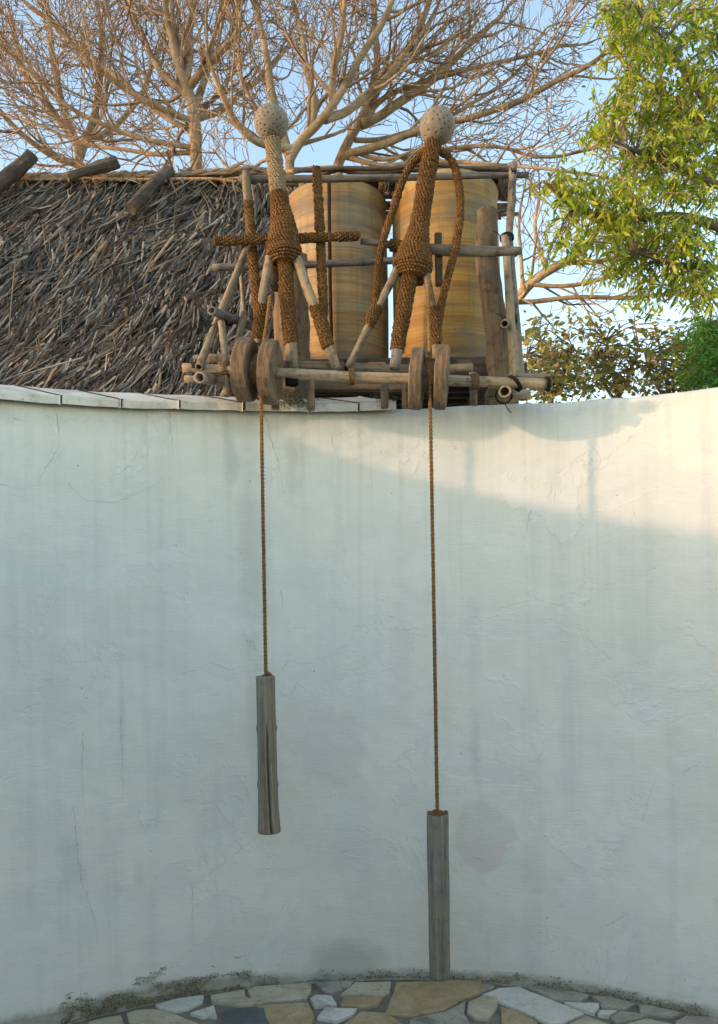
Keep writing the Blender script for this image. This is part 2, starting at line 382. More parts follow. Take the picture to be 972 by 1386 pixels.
def simple(name, a, b, sc=6, rough=.9):
    n = N(name, rough); v = n.coord('Object'); g = n.noise(v, sc, 8, .65); f = n.noise(v, sc * 14, 4, .7)
    return n.done(n.mix(n.ramp(f, [(.35, .5), (.55, 0.0)]), n.ramp(g, [(.3, a), (.7, b)]), a), n.bump(f, .6, .006))
M_GROUT = simple('paving_grout', (.13, .12, .095), (.30, .28, .225), 9)
M_EARTH = simple('sandy_earth', (.16, .12, .075), (.30, .24, .16), .8)
M_HUT = simple('hut_plaster', (.5, .48, .44), (.65, .63, .6), 2)

# ------------------------------------------------------------------ ground and courtyard floor
mb = MB(); rr = [0, 3.4, 12, 60, 400, 900]; sg = 48
for r in rr[1:]:
    for k in range(sg): a = 2 * math.pi * k / sg; mb.v.append((CX + r * math.cos(a), CY + r * math.sin(a), -0.05))
for i in range(len(rr) - 2):
    for k in range(sg): k2 = (k + 1) % sg; mb.f.append((i * sg + k, i * sg + k2, (i + 1) * sg + k2, (i + 1) * sg + k))
mb.f.append(tuple(range(sg)))
tag(link('ground', mb.mesh('ground', M_EARTH)), kind='structure')
mb = MB(); nr_, na = 40, 160
for i in range(1, nr_ + 1):
    for k in range(na):
        a = 2 * math.pi * k / na; r = (RW + .04) * i / nr_; x, y = CX + r * math.cos(a), CY + r * math.sin(a)
        mb.v.append((x, y, .004 * noise.noise(Vector((x * 9, y * 9, 0)))))
for i in range(nr_ - 1):
    for k in range(na): k2 = (k + 1) % na; mb.f.append((i * na + k, i * na + k2, (i + 1) * na + k2, (i + 1) * na + k))
mb.f.append(tuple(range(na)))
floor = tag(link('courtyard_floor', mb.mesh('courtyard_floor', M_GROUT)), kind='structure')

def clip(poly, nx, ny, d):                    # keep n.p <= d
    out = []
    for i in range(len(poly)):
        a, b = poly[i], poly[(i + 1) % len(poly)]; fa, fb = nx * a[0] + ny * a[1] - d, nx * b[0] + ny * b[1] - d
        if fa <= 0: out.append(a)
        if (fa < 0 < fb) or (fb < 0 < fa):
            t = fa / (fa - fb); out.append((a[0] + (b[0] - a[0]) * t, a[1] + (b[1] - a[1]) * t))
    return out
def clip_circle(poly, r):
    for k in range(120):
        a = 2 * math.pi * k / 120; nx, ny = math.cos(a), math.sin(a)
        poly = clip(poly, nx, ny, r + nx * CX + ny * CY)
        if len(poly) < 3: return []
    return poly
def stone(poly, key):
    cx = sum(p[0] for p in poly) / len(poly); cy = sum(p[1] for p in poly) / len(poly)
    area = sum(poly[i][0] * poly[(i + 1) % len(poly)][1] - poly[(i + 1) % len(poly)][0] * poly[i][1] for i in range(len(poly)))
    if abs(area) < .004: return
    if area < 0: poly = poly[::-1]
    pts = []
    for i in range(len(poly)):
        a, b = Vector(poly[i]), Vector(poly[(i + 1) % len(poly)]); L = (b - a).length; n = max(1, int(L / .05))
        for k in range(n):
            p = a.lerp(b, k / n); j = noise.noise_vector(Vector((p.x * 30, p.y * 30, 3))) * .007; pts.append((p.x - cx + j.x, p.y - cy + j.y))
    h = .010 + rnd.uniform(0, .006); tx, ty = rnd.uniform(-.012, .012), rnd.uniform(-.012, .012); m = len(pts); mb = MB()
    for s, z in ((1.0, -.012), (1.0, h - .004), (.975, h)):
        for x, y in pts: mb.v.append((x * s, y * s, z + (tx * x + ty * y if z > 0 else 0)))
    for l in range(2):
        for k in range(m): k2 = (k + 1) % m; mb.f.append((l * m + k, l * m + k2, (l + 1) * m + k2, (l + 1) * m + k))
    mb.f.append(tuple(2 * m + k for k in range(m)))
    link('paving_stone', mb.mesh('paving_stone', M_ST[key], False), floor, Matrix.Translation((cx, cy, 0)))
A1 = lambda pts: [(x / 2.945, 1310 + y / 2.945) for x, y in pts]
A2 = lambda pts: [(320 + x / 2.945, 1310 + y / 2.945) for x, y in pts]
A3 = lambda pts: [(640 + x / 2.928, 1310 + y / 2.928) for x, y in pts]
TR = [('c', A1([(350, 218), (420, 196), (482, 190), (500, 235), (480, 262), (330, 262)])),
      ('c', A1([(505, 180), (545, 166), (625, 164), (700, 184), (790, 222), (820, 262), (530, 262)])),
      ('w', A1([(620, 146), (690, 124), (815, 106), (808, 132), (752, 164), (700, 172), (640, 162)])),
      ('w', A1([(760, 182), (852, 152), (862, 196), (800, 196)])),
      ('c', A1([(842, 110), (972, 86), (982, 118), (1050, 142), (960, 152), (850, 136)])),
      ('s', A1([(892, 164), (1052, 158), (1062, 205), (1100, 262), (870, 262), (880, 210)])),
      ('c', A2([(45, 92), (75, 76), (300, 62), (302, 96), (282, 122), (60, 136)])),
      ('o', A2([(80, 152), (120, 142), (285, 136), (312, 196), (300, 224), (320, 262), (160, 262)])),
      ('g', A2([(312, 58), (470, 52), (452, 72), (380, 104), (350, 88)])),
      ('w', A2([(296, 124), (316, 112), (382, 114), (404, 148), (312, 154)])),
      ('w', A2([(322, 200), (356, 160), (486, 166), (470, 186), (402, 212)])),
      ('c', A2([(416, 104), (472, 56), (618, 54), (612, 100), (580, 112)])),
      ('o', A2([(418, 150), (434, 118), (586, 118), (566, 148), (520, 160)])),
      ('o', A2([(430, 226), (500, 176), (600, 182), (660, 226), (640, 262), (420, 262)])),
      ('o', A2([(594, 184), (640, 58), (985, 50), (970, 100), (820, 172), (720, 194), (650, 190)])),
      ('g', A2([(690, 204), (830, 178), (915, 134), (905, 180), (930, 224), (940, 262), (690, 262)])),
      ('c', A2([(925, 140), (985, 112), (1040, 122), (1044, 160), (1010, 200), (950, 200), (920, 178)])),
      ('g', A3([(0, 62), (70, 60), (84, 74), (20, 102), (0, 108)])),
      ('w', A3([(34, 104), (100, 78), (180, 72), (442, 178), (352, 216), (300, 218), (150, 152)])),
      ('o', A3([(112, 158), (180, 178), (258, 218), (262, 250), (110, 250)])),
      ('g', A3([(220, 76), (300, 74), (462, 110), (430, 134), (330, 130)])),
      ('w', A3([(366, 138), (498, 142), (500, 160), (482, 182), (440, 168)])),
      ('g', A3([(470, 112), (545, 118), (640, 146), (600, 168), (510, 158), (505, 138)])),
      ('w', A3([(500, 168), (572, 170), (540, 194), (494, 186)])),
      ('g', A3([(545, 198), (584, 172), (690, 186), (660, 204), (570, 220)])),
      ('g', A3([(655, 150), (690, 148), (836, 176), (800, 194), (664, 180)])),
      ('c', A3([(376, 222), (450, 188), (545, 222), (560, 255), (380, 255)])),
      ('c', A3([(590, 226), (690, 202), (790, 222), (800, 255), (590, 255)])),
      ('g', A3([(800, 212), (846, 190), (1040, 196), (1060, 255), (810, 255)]))]
for key, pp in TR:
    poly = [(g.x, g.y) for g in (G(x, y, .01) for x, y in pp)]
    poly = clip_circle(poly, RW - .012)
    if len(poly) >= 3: stone(poly, key)
YC = G(486, 1402).y
seeds = []
for _ in range(9000):
    a = rnd.uniform(0, 6.283); r = RW * math.sqrt(rnd.random()); p = (CX + r * math.cos(a), CY + r * math.sin(a), rnd.uniform(-.02, .02))
    if p[1] < YC + .15 and all((p[0] - q[0]) ** 2 + (p[1] - q[1]) ** 2 > .075 for q in seeds): seeds.append(p)
for i, s in enumerate(seeds):
    poly = [(CX - 3.2, CY - 3.2), (CX + 3.2, CY - 3.2), (CX + 3.2, YC), (CX - 3.2, YC)]
    for j, q in enumerate(seeds):
        dx, dy = q[0] - s[0], q[1] - s[1]; L = math.hypot(dx, dy)
        if i == j or L > 1.3: continue
        nx, ny = dx / L, dy / L; mid = nx * (s[0] + q[0]) / 2 + ny * (s[1] + q[1]) / 2 + (s[2] - q[2])
        poly = clip(poly, nx, ny, mid - .009)
        if len(poly) < 3: break
    if len(poly) < 3: continue
    poly = clip_circle(poly, RW - .012)
    if len(poly) >= 3: stone(poly, rnd.choice('ccooowgws'))

# ------------------------------------------------------------------ the round plastered wall
def wtop(th): return 2.372 - .05 * min(abs(th), .5) ** 2 + .012 * noise.noise(Vector((th * 4, 1, 0))) + .006 * noise.noise(Vector((th * 17, 4, 0)))
def wdisp(u, v):                               # inward bulge of the plaster
    return .012 * noise.noise(Vector((u * 1.3, v * 1.3, 2))) + .004 * noise.noise(Vector((u * 5, v * 5, 7))) + .0016 * noise.noise(Vector((u * 16, v * 22, 9))) + .02 * math.exp(-v / .03) + .075 * min(1.0, (u / RW / .40) ** 2) * math.exp(-(v / .32) ** 1.3)
def wpt(th, z, off=0.0, thick=None):
    r = RW - wdisp(th * RW, z) - off
    return Vector((CX + r * math.sin(th), CY + r * math.cos(th), z))
TW = .24
def wall_part(t0, t1, nt, nz, mb, uvs):
    prof = []
    o = len(mb.v)
    for i in range(nt + 1):
        th = t0 + (t1 - t0) * i / nt; zt = wtop(th)
        row = []
        for k in range(nz + 1):
            z = (zt - .03) * k / nz; row.append((wpt(th, z), z))
        for ang in (25, 50, 75, 90):           # rounded inner arris
            a = R(ang); q = .03; r = RW - wdisp(th * RW, zt) + q * (1 - math.cos(a)); z = zt - q + q * math.sin(a)
            row.append((Vector((CX + r * math.sin(th), CY + r * math.cos(th), z)), z))
        for r, z in ((RW + TW * .5, zt + .012), (RW + TW - .03, zt), (RW + TW, zt - .03), (RW + TW, 1.2), (RW + TW, -.05)):
            row.append((Vector((CX + r * math.sin(th), CY + r * math.cos(th), z)), z))
        for p, z in row: mb.v.append(tuple(p)); uvs.append((th * RW, z))
        m = len(row)
    for i in range(nt):
        for k in range(m - 1): mb.f.append((o + i * m + k, o + (i + 1) * m + k, o + (i + 1) * m + k + 1, o + i * m + k + 1))
    mb.f.append(tuple(o + k for k in range(m))); mb.f.append(tuple(o + nt * m + k for k in reversed(range(m))))
GAP = R(165)                                    # doorway behind the viewer
def wall_mat():
    n = N('lime_plaster', .9, .15); uv = n.new('ShaderNodeUVMap'); uv.uv_map = 'UVMap'
    sp = n.new('ShaderNodeSeparateXYZ'); n.t.links.new(uv.outputs[0], sp.inputs[0]); U, V = sp.outputs[0], sp.outputs[1]
    def mapped(su, sv, loc=0):
        m = n.new('ShaderNodeMapping'); m.inputs['Scale'].default_value = (su, sv, 1); m.inputs['Location'].default_value = (loc, loc, loc); n.t.links.new(uv.outputs[0], m.inputs[0]); return m.outputs[0]
    big = n.noise(mapped(1.1, .9), 1, 5, .55); mid = n.noise(mapped(5, 4, 3), 1, 6, .6); fine = n.noise(mapped(45, 70, 9), 1, 5, .65)
    c = n.ramp(big, [(.3, (.67, .665, .585)), (.5, (.715, .705, .62)), (.7, (.76, .738, .64))])
    c = n.mix(n.ramp(mid, [(.42, .35), (.58, 0.0)]), c, (.60, .615, .58))
    st = n.noise(mapped(7, .35, 5), 1, 5, .6)   # rain streaks
    c = n.mix(n.ramp(st, [(.52, 0.0), (.70, .5)]), c, (.53, .53, .49))
    st2 = n.noise(mapped(22, .5, 15), 1, 4, .6)
    c = n.mix(n.math('MULTIPLY', n.ramp(st2, [(.52, 0.0), (.70, .7)]), n.ramp(n.math('DIVIDE', V, 2.4), [(.35, .05), (.75, .35), (1.0, .9)])), c, (.49, .485, .44))
    # flaked paint: slightly different coats with a sharp edge
    fl = n.noise(mapped(2.1, 2.6, 31), 1, 6, .62, .3); c = n.mix(n.ramp(fl, [(.570, 0.0), (.584, .4)]), c, (.66, .65, .61))
    fl2 = n.noise(mapped(2.6, 1.9, 47), 1, 7, .65, .4); c = n.mix(n.ramp(fl2, [(.60, 0.0), (.612, .28)]), c, (.77, .77, .73))
    wshared = n.noise(mapped(10, 9, 60), 1, 8, .68)
    lw = n.noise(mapped(3.3, 5.5, 91), 1, 9, .72, .5); c = n.mix(n.ramp(lw, [(.50, 0.0), (.60, .38)]), c, (.76, .76, .70)); lw2 = n.noise(mapped(12, 8, 97), 1, 8, .75); c = n.mix(n.ramp(lw2, [(.58, 0.0), (.68, .35)]), c, (.56, .545, .49))
    ch = n.noise(mapped(16, 22, 120), 1, 6, .7); c = n.mix(n.ramp(ch, [(.715, 0.0), (.73, .7)]), c, (.42, .40, .35))
    def blot(px, py, rx, ry, col, amt, hard=.35, ragged=.5, seed=0):
        nonlocal c
        u0, v0 = WUV(px, py); u1, _ = WUV(px + rx, py); _, v1 = WUV(px, py - ry)
        a = n.math('DIVIDE', n.math('SUBTRACT', U, u0), u1 - u0); b = n.math('DIVIDE', n.math('SUBTRACT', V, v0), v1 - v0)
        d = n.math('SQRT', n.math('ADD', n.math('MULTIPLY', a, a), n.math('MULTIPLY', b, b)))
        w = wshared
        d = n.math('ADD', d, n.math('MULTIPLY', n.math('SUBTRACT', w, .5), ragged * 3.4))
        f = n.ramp(d, [(1.0 - hard, amt), (1.0, 0.0)]); c = n.mix(f, c, col)
    blot(447, 1010, 48, 58, (.63, .59, .54), .52, .2, .45, 1)
    blot(420, 985, 40, 45, (.65, .635, .62), .45, .15, .4, 2)
    blot(655, 1130, 46, 52, (.60, .55, .49), .58, .2, .40, 3)
    blot(468, 1305, 62, 44, (.44, .43, .37), .75, .5, .3, 4)
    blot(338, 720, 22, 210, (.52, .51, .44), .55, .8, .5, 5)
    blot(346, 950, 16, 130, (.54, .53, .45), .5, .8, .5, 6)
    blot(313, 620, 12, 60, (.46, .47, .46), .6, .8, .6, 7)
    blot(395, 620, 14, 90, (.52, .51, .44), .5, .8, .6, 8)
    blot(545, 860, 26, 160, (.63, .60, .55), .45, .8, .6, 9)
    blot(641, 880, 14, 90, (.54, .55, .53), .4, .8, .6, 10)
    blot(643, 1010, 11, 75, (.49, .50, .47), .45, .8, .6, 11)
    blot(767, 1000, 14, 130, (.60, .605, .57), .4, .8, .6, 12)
    blot(70, 900, 24, 210, (.60, .60, .565), .45, .8, .6, 13)
    blot(95, 1170, 22, 55, (.52, .525, .50), .4, .7, .7, 14)
    blot(165, 960, 7, 110, (.57, .55, .52), .5, .8, .5, 15)
    blot(190, 1190, 12, 25, (.53, .535, .51), .4, .8, .6, 16)
    blot(880, 960, 44, 50, (.68, .69, .67), .4, .8, .5, 17)
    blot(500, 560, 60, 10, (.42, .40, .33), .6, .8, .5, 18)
    blot(130, 700, 7, 120, (.58, .58, .55), .35, .8, .5, 19)
    blot(15, 790, 12, 160, (.58, .585, .555), .4, .8, .5, 20)
    # specks
    vo = n.new('ShaderNodeTexVoronoi'); n.t.links.new(mapped(9, 9, 3), vo.inputs['Vector']); vo.inputs['Scale'].default_value = 1.0
    msk = n.noise(mapped(3, 3, 71), 1, 3, .5)
    sp_ = n.math('ADD', vo.outputs['Distance'], n.math('MULTIPLY', fine, .05)); c = n.mix(n.math('MULTIPLY', n.ramp(sp_, [(.045, .8), (.062, 0.0)]), n.ramp(msk, [(.5, 0.0), (.56, 1.0)])), c, (.22, .23, .22))
    # green-brown growth along the foot, more to the left
    mo = n.noise(mapped(9, 13, 20), 1, 8, .72); ug = n.ramp(n.math('ADD', n.math('MULTIPLY', U, .16), .5), [(.26, .85), (.36, 1.0), (.46, .5), (.62, .62), (.72, .5)])
    ht = n.ramp(V, [(.02, 1.0), (.055, .62), (.14, 0.0)]); f = n.ramp(n.math('MULTIPLY', n.math('ADD', mo, n.math('MULTIPLY', ht, .45)), n.math('MULTIPLY', ht, ug)), [(.30, 0.0), (.52, .9)])
    c = n.mix(f, c, n.ramp(n.noise(mapped(30, 40, 2), 1, 4), [(.35, (.06, .055, .035)), (.55, (.17, .15, .075)), (.7, (.25, .23, .17))]))
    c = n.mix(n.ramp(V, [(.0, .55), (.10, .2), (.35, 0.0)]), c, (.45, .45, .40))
    # grime under the top edge
    gr = n.noise(mapped(8, 3, 80), 1, 6, .7); c = n.mix(n.math('MULTIPLY', n.ramp(n.math('DIVIDE', V, 2.6), [(.865, 0.0), (.912, .8)]), n.ramp(gr, [(.4, .1), (.65, .9)])), c, (.36, .35, .31))
    # relief: brush strokes, trowel ripples, flaking
    br = n.noise(mapped(14, 110, 1), 1, 4, .6); rip = n.noise(mapped(9, 16, 12), 1, 6, .62, 1.2)
    rm = n.ramp(n.math('ADD', n.math('MULTIPLY', U, .25), n.math('MULTIPLY', V, -.22)), [(.05, .12), (.35, 1.0)])
    h = n.math('ADD', n.math('MULTIPLY', br, .35), n.math('MULTIPLY', n.math('MULTIPLY', n.ramp(rip, [(.46, 0.0), (.5, 1.0), (.54, .1)]), rm), .24))
    h = n.math('ADD', h, n.math('ADD', n.math('MULTIPLY', n.ramp(fl, [(.566, 0.0), (.58, 1.0)]), -.3), n.math('MULTIPLY', n.ramp(fl2, [(.597, 0.0), (.61, 1.0)]), .35)))
    h = n.math('ADD', h, n.math('MULTIPLY', fine, .25))
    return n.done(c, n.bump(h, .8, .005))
M_WALL = wall_mat()
mb = MB(); uvs = []
wall_part(-GAP, -R(32), 150, 40, mb, uvs)
a0 = len(mb.f)
wall_part(-R(32), R(32), 300, 170, mb, uvs)
wall_part(R(32), GAP, 150, 40, mb, uvs)
me = mb.mesh('courtyard_wall', M_WALL); uvl = me.uv_layers.new(name='UVMap')
buf = [0.0] * (2 * len(me.loops))
for l in me.loops: buf[2 * l.index], buf[2 * l.index + 1] = uvs[l.vertex_index]
uvl.data.foreach_set('uv', buf)
wall = tag(link('courtyard_wall', me), 'curved white plastered courtyard wall with stains and cracks', 'wall')
wall.data.update()

# skewed coping slabs on the left half
def slab(t0, t1, dz, gap, lift=0.0, L=.27, tilt=R(20), name='coping_stone', mat=None):
    M0 = wpt((t0 + t1) / 2, wtop((t0 + t1) / 2)); mb = MB(); nx = 5; nd = 4; th = .032; sk_ = .13
    top = []
    for i in range(nx + 1):
        t = t0 + gap + (t1 - t0 - 2 * gap) * i / nx
        for j in range(nd + 1):
            d = -.035 + (L + .035) * j / nd; r = RW - .004 + d * math.cos(tilt); tt = t - sk_ * (d / L) / RW
            e = .0012 * noise.noise(Vector((t * 60, j, dz * 50))); z = wtop(t) + lift + d * math.sin(tilt) + .028 + e + dz
            if j == 0: r += .010 * noise.noise(Vector((t * 45, 3, dz)))
            top.append(Vector((CX + r * math.sin(tt), CY + r * math.cos(tt), z)) - M0)
    bot = [p + Vector((0, 0, -th)) for p in top]; m = nd + 1; N_ = len(top)
    mb.v = [tuple(p) for p in top + bot]
    for i in range(nx):
        for j in range(nd):
            a = i * m + j; q = (a, a + m, a + m + 1, a + 1); mb.f.append(q); mb.f.append(tuple(k + N_ for k in reversed(q)))
        for j in (0, nd):
            a = i * m + j; mb.f.append((a, a + m, a + m + N_, a + N_) if j else (a + N_, a + m + N_, a + m, a))
    for i in (0, nx):
        for j in range(nd):
            a = i * m + j; mb.f.append((a, a + 1, a + 1 + N_, a + N_))
    o = link(name, mb.mesh(name, mat or M_COPE, False), wall, Matrix.Translation(M0))
    if not mat: bv = o.modifiers.new('Bevel', 'BEVEL'); bv.width = .003; bv.segments = 2
M_MOSSY = simple('mossy_joint', (.035, .032, .022), (.12, .11, .08), 30)
edges = [530, 478, 412, 322, 235, 156, 74, -16]
ths = [wall_hit(x, 552)[0] for x in edges]
while ths[-1] > -R(150): ths.append(ths[-1] - .083 * rnd.uniform(.85, 1.15))
for i in range(len(ths) - 1):
    g = .0012
    slab(ths[i + 1], ths[i], rnd.uniform(-.0012, .0012), g, L=.215)
    if i: hw_ = .0030 if i in (3, 5) else .0019; slab(ths[i] - hw_, ths[i] + hw_, .0022, 0, L=.213, name='joint_mortar', mat=M_MOSSY)
# mortar bed under the slabs
mb = MB(); m = 4; nt = 160
for i in range(nt + 1):
    t = ths[-1] + (ths[0] - .01 - ths[-1]) * i / nt
    for r, z in ((RW + .03, wtop(t) - .02), (RW - .016, wtop(t) + .0210), (RW + .185, wtop(t) + .0930), (RW + .185, wtop(t) - .02)):
        tt = t - (.13 * (r - RW) / .215) / RW
        mb.v.append((CX + r * math.sin(tt), CY + r * math.cos(tt), z))
for i in range(nt):
    for k in range(m - 1): mb.f.append((i * m + k, (i + 1) * m + k, (i + 1) * m + k + 1, i * m + k + 1))
mb.f.append((0, 1, 2, 3)); mb.f.append(tuple(nt * m + k for k in (3, 2, 1, 0)))
link('mortar_bed', mb.mesh('mortar_bed', M_GROUT), wall)

def crack(pts, w=.0022):
    th = [wall_hit(*p) for p in pts]; q = []
    for i in range(len(th) - 1):
        n = max(2, int(math.hypot((th[i + 1][0] - th[i][0]) * RW, th[i + 1][1] - th[i][1]) / .012))
        for k in range(n): f = k / n; q.append((th[i][0] * (1 - f) + th[i + 1][0] * f, th[i][1] * (1 - f) + th[i + 1][1] * f))
    q.append(th[-1]); mb = MB(); n = len(q); c0 = wpt(*q[0])
    for i, (t, z) in enumerate(q):
        j = rnd.uniform(-.005, .005) / RW; jz = rnd.uniform(-.003, .003); ww = w * .6 * (.25 + rnd.random()) * (1 - .6 * i / n) / 2
        a, b = q[max(i - 1, 0)], q[min(i + 1, n - 1)]; dx, dz = (b[0] - a[0]) * RW, b[1] - a[1]; L = math.hypot(dx, dz) or 1
        for s in (-1, 1): mb.v.append(tuple(wpt(t + j - s * dz / L * ww / RW, z + jz + s * dx / L * ww, .0012) - c0))
    for i in range(n - 1): mb.f.append((2 * i, 2 * i + 1, 2 * i + 3, 2 * i + 2))
    link('crack', mb.mesh('crack', M_CRACK), wall, Matrix.Translation(c0))
for pts, w in (([(76, 558), (80, 590), (76, 610), (62, 635), (52, 655)], .004), ([(228, 558), (232, 590), (236, 620)], .003), ([(358, 560), (366, 590), (377, 625), (385, 670)], .004),
               ([(350, 632), (375, 636)], .002), ([(360, 652), (374, 645)], .002), ([(0, 656), (28, 662), (60, 655)], .002), ([(92, 655), (118, 678), (160, 680), (212, 655), (228, 640)], .002),
               ([(20, 565), (38, 572)], .003), ([(110, 572), (125, 562)], .0025), ([(60, 562), (90, 570), (118, 560)], .002), ([(100, 1090), (104, 1150), (112, 1200), (128, 1240), (131, 1275)], .003),
               ([(112, 990), (112, 1060), (118, 1130)], .002), ([(260, 1195), (262, 1280)], .002), ([(163, 960), (165, 1040), (166, 1085)], .002), ([(380, 800), (383, 822)], .003),
               ([(718, 690), (712, 720), (706, 750)], .002), ([(350, 1130), (300, 1170), (255, 1205)], .0016), ([(820, 1250), (845, 1235), (855, 1240)], .003), ([(870, 1110), (880, 1080), (890, 1050)], .002),
               ([(925, 1045), (950, 1032)], .003), ([(640, 1160), (668, 1168)], .003), ([(745, 1235), (770, 1215)], .0015), ([(395, 940), (402, 922), (408, 930)], .002)):
    crack(pts, w)

# ------------------------------------------------------------------ moss and litter at the wall's foot
def moss(name, label, spans, seed, top=False):
    rg = random.Random(seed); mb = MB()
    for x0, x1, n, zmax in spans:
        for _ in range(n):
            px = rg.uniform(x0, x1); th, _z = wall_hit(px, 1335); z = zmax * rg.random() ** 2.2
            if noise.noise(Vector((th * 22, z * 30, 3))) + .5 * noise.noise(Vector((th * 90, z * 90, 3))) < -.25 + .75 * z / zmax: continue
            c = wpt(th, z + .012, .004 + .012 * rg.random() * (1 - z / (zmax + .001))); s = rg.uniform(.001, .0034)
            d = Vector((rg.uniform(-1, 1), rg.uniform(-1, .3), rg.uniform(-.4, 1))).normalized(); e = d.orthogonal().normalized()
            f = d.cross(e)
            mb.add([c - e * s, c + d * s * 1.5, c + e * s, c + f * s], [(0, 1, 2), (0, 2, 3), (0, 3, 1), (1, 3, 2)])
    return tag(link(name, mb.mesh(name, M_MOSS, False)), label, 'moss', kind='stuff')
moss('moss', 'ragged brown-green moss and litter along the foot of the wall', [(80, 340, 9000, .12), (330, 560, 1600, .04), (560, 660, 700, .05), (660, 960, 2600, .055)], 3)
mb = MB(); rg = random.Random(12)
for cx_, n in ((398, 420), (523, 60)):
    for _ in range(n):
        th, z = wall_hit(cx_ + rg.gauss(0, 9), 546 + rg.gauss(0, 6)); c = wpt(th, z, .02 + rg.random() * .03)
        d = Vector((rg.uniform(-1, 1), rg.uniform(-1, .2), rg.uniform(-1, .6))).normalized(); e = d.orthogonal().normalized(); s = rg.uniform(.003, .008)
        mb.add([c - e * s * .6, c + d * s * 2, c + e * s * .6, c + d.cross(e) * s * .5], [(0, 1, 2), (0, 2, 3), (0, 3, 1), (1, 3, 2)])
tag(link('moss', mb.mesh('moss', M_MOSS, False)), 'dark tuft of moss on the coping edge beside the chipped spool', 'moss', kind='stuff')

# ------------------------------------------------------------------ thatched hut
RX0, RX1 = -4.2, -.40
EV, RG = Vector((0, 3.62, 2.42)), Vector((0, 4.72, 1.55 + (PPY - 243) / FPX * 4.72))
sl = (RG - EV); SL = sl.length; sld = sl.normalized(); nrm_ = Vector((1, 0, 0)).cross(sld).normalized()
if nrm_.y > 0: nrm_ = -nrm_
hut = thing('thatched_hut', (-2.3, RG.y, -.05), 'hut roof of grey palm thatch behind the wall', 'hut')
mb = MB(); b2 = Vector((0, 2 * RG.y - EV.y, EV.z)); k = -nrm_ * .03
c4 = [Vector((x, p.y, p.z)) + k for x in (RX0, RX1 - .02) for p in (EV, RG)]
mb.add([c4[0], c4[2], c4[3], c4[1]], [(0, 1, 2, 3)]); d4 = [p - nrm_ * .05 for p in c4]; mb.add([d4[0], d4[2], d4[3], d4[1]], [(3, 2, 1, 0)])
mb.add([c4[0], c4[2], d4[2], d4[0]], [(0, 1, 2, 3)]); mb.add([c4[2], c4[3], d4[3], d4[2]], [(0, 1, 2, 3)])
M_UNDER = simple('thatch_underlay', (.03, .026, .022), (.075, .065, .055), 14)
link('roof_underlay', mb.mesh('roof_underlay', M_UNDER, False), hut)
mb = MB(); x0, x1 = RX0, RX1 - .02
mb.add([(x0, RG.y, RG.z - .05), (x1, RG.y, RG.z - .05), (x1, b2.y, b2.z), (x0, b2.y, b2.z), (x0, RG.y, RG.z - .11), (x1, RG.y, RG.z - .11), (x1, b2.y, b2.z - .07), (x0, b2.y, b2.z - .07)], [(0, 1, 2, 3), (7, 6, 5, 4), (1, 5, 6, 2), (0, 3, 7, 4), (3, 2, 6, 7)])
link('rear_roof', mb.mesh('rear_roof', M_UNDER, False), hut)
mb = MB(); xa, xb, ya, yb = RX0 + .3, RX1 - .3, EV.y + .25, b2.y - .25
mb.add([(xa, ya, -.05), (xb, ya, -.05), (xb, yb, -.05), (xa, yb, -.05), (xa, ya, 2.45), (xb, ya, 2.45), (xb, yb, 2.45), (xa, yb, 2.45), (xa, RG.y, RG.z - .3), (xb, RG.y, RG.z - .3)],
       [(0, 1, 5, 4), (2, 3, 7, 6), (1, 2, 6, 9, 5), (3, 0, 4, 8, 7)])
link('hut_wall', mb.mesh('hut_wall', M_HUT, False), hut)
rg = random.Random(5)
def blade_mesh(L, w, curl, fold, tipw=.25):
    """narrow folded leaf strip, local x width, -y down the slope, z off the roof"""
    v = []
    for t, ww, z in ((0, .8, 0), (.5, 1.0, curl * .25), (1.0, tipw, curl)):
        y = -L * t; v += [(-w * ww / 2, y, z), (0, y, z + fold * ww), (w * ww / 2, y, z)]
    return v, [(0, 1, 4, 3), (1, 2, 5, 4), (3, 4, 7, 6), (4, 5, 8, 7)]
def roof_M(s, t, h, skew, pitch, twist):
    o = EV + Vector((s, 0, 0)) + sld * t + nrm_ * h
    B = Matrix((Vector((1, 0, 0)), sld, nrm_)).transposed().to_4x4()
    return Matrix.Translation(o) @ B @ Matrix.Rotation(skew, 4, 'Z') @ Matrix.Rotation(pitch, 4, 'X') @ Matrix.Rotation(twist, 4, 'Y')
mbT = MB(); rows = 46; tiers = (.10, .33, .60, .86)
cand = []
for i in range(rows):
    t0 = SL * (i + .5) / rows
    nb = 560 if i > 1 else 760
    for _ in range(nb):
        s = RX0 + (RX1 - RX0 + .05) * (rg.random() ** .62); t = t0 + rg.uniform(-.03, .03); fr = t / SL
        dt = min(abs(fr - a) for a in tiers)
        flow = .36 + .28 * noise.noise(Vector((s * 1.6, fr * 3, 1))) + .3 * noise.noise(Vector((s * 5, fr * 7, 4)))
        if s > -.95: flow *= max(.1, (RX1 + .05 - s) / .5)
        near = max(0, 1 - dt / .05)
        L = rg.uniform(.10, .32) * (1 + .4 * near); w = rg.choice((.006, .009, .012, .015, .019)) * rg.uniform(.8, 1.15)
        cand.append((s, min(t + L * .4, SL + .02), rg.uniform(.0, .045) + .02 * near, -(flow + rg.gauss(0, .27)), rg.uniform(-.04, .32) + .2 * near * rg.random(), rg.gauss(0, .6), L, w, rg.gauss(-.005, .03), rg.uniform(.001, .004)))
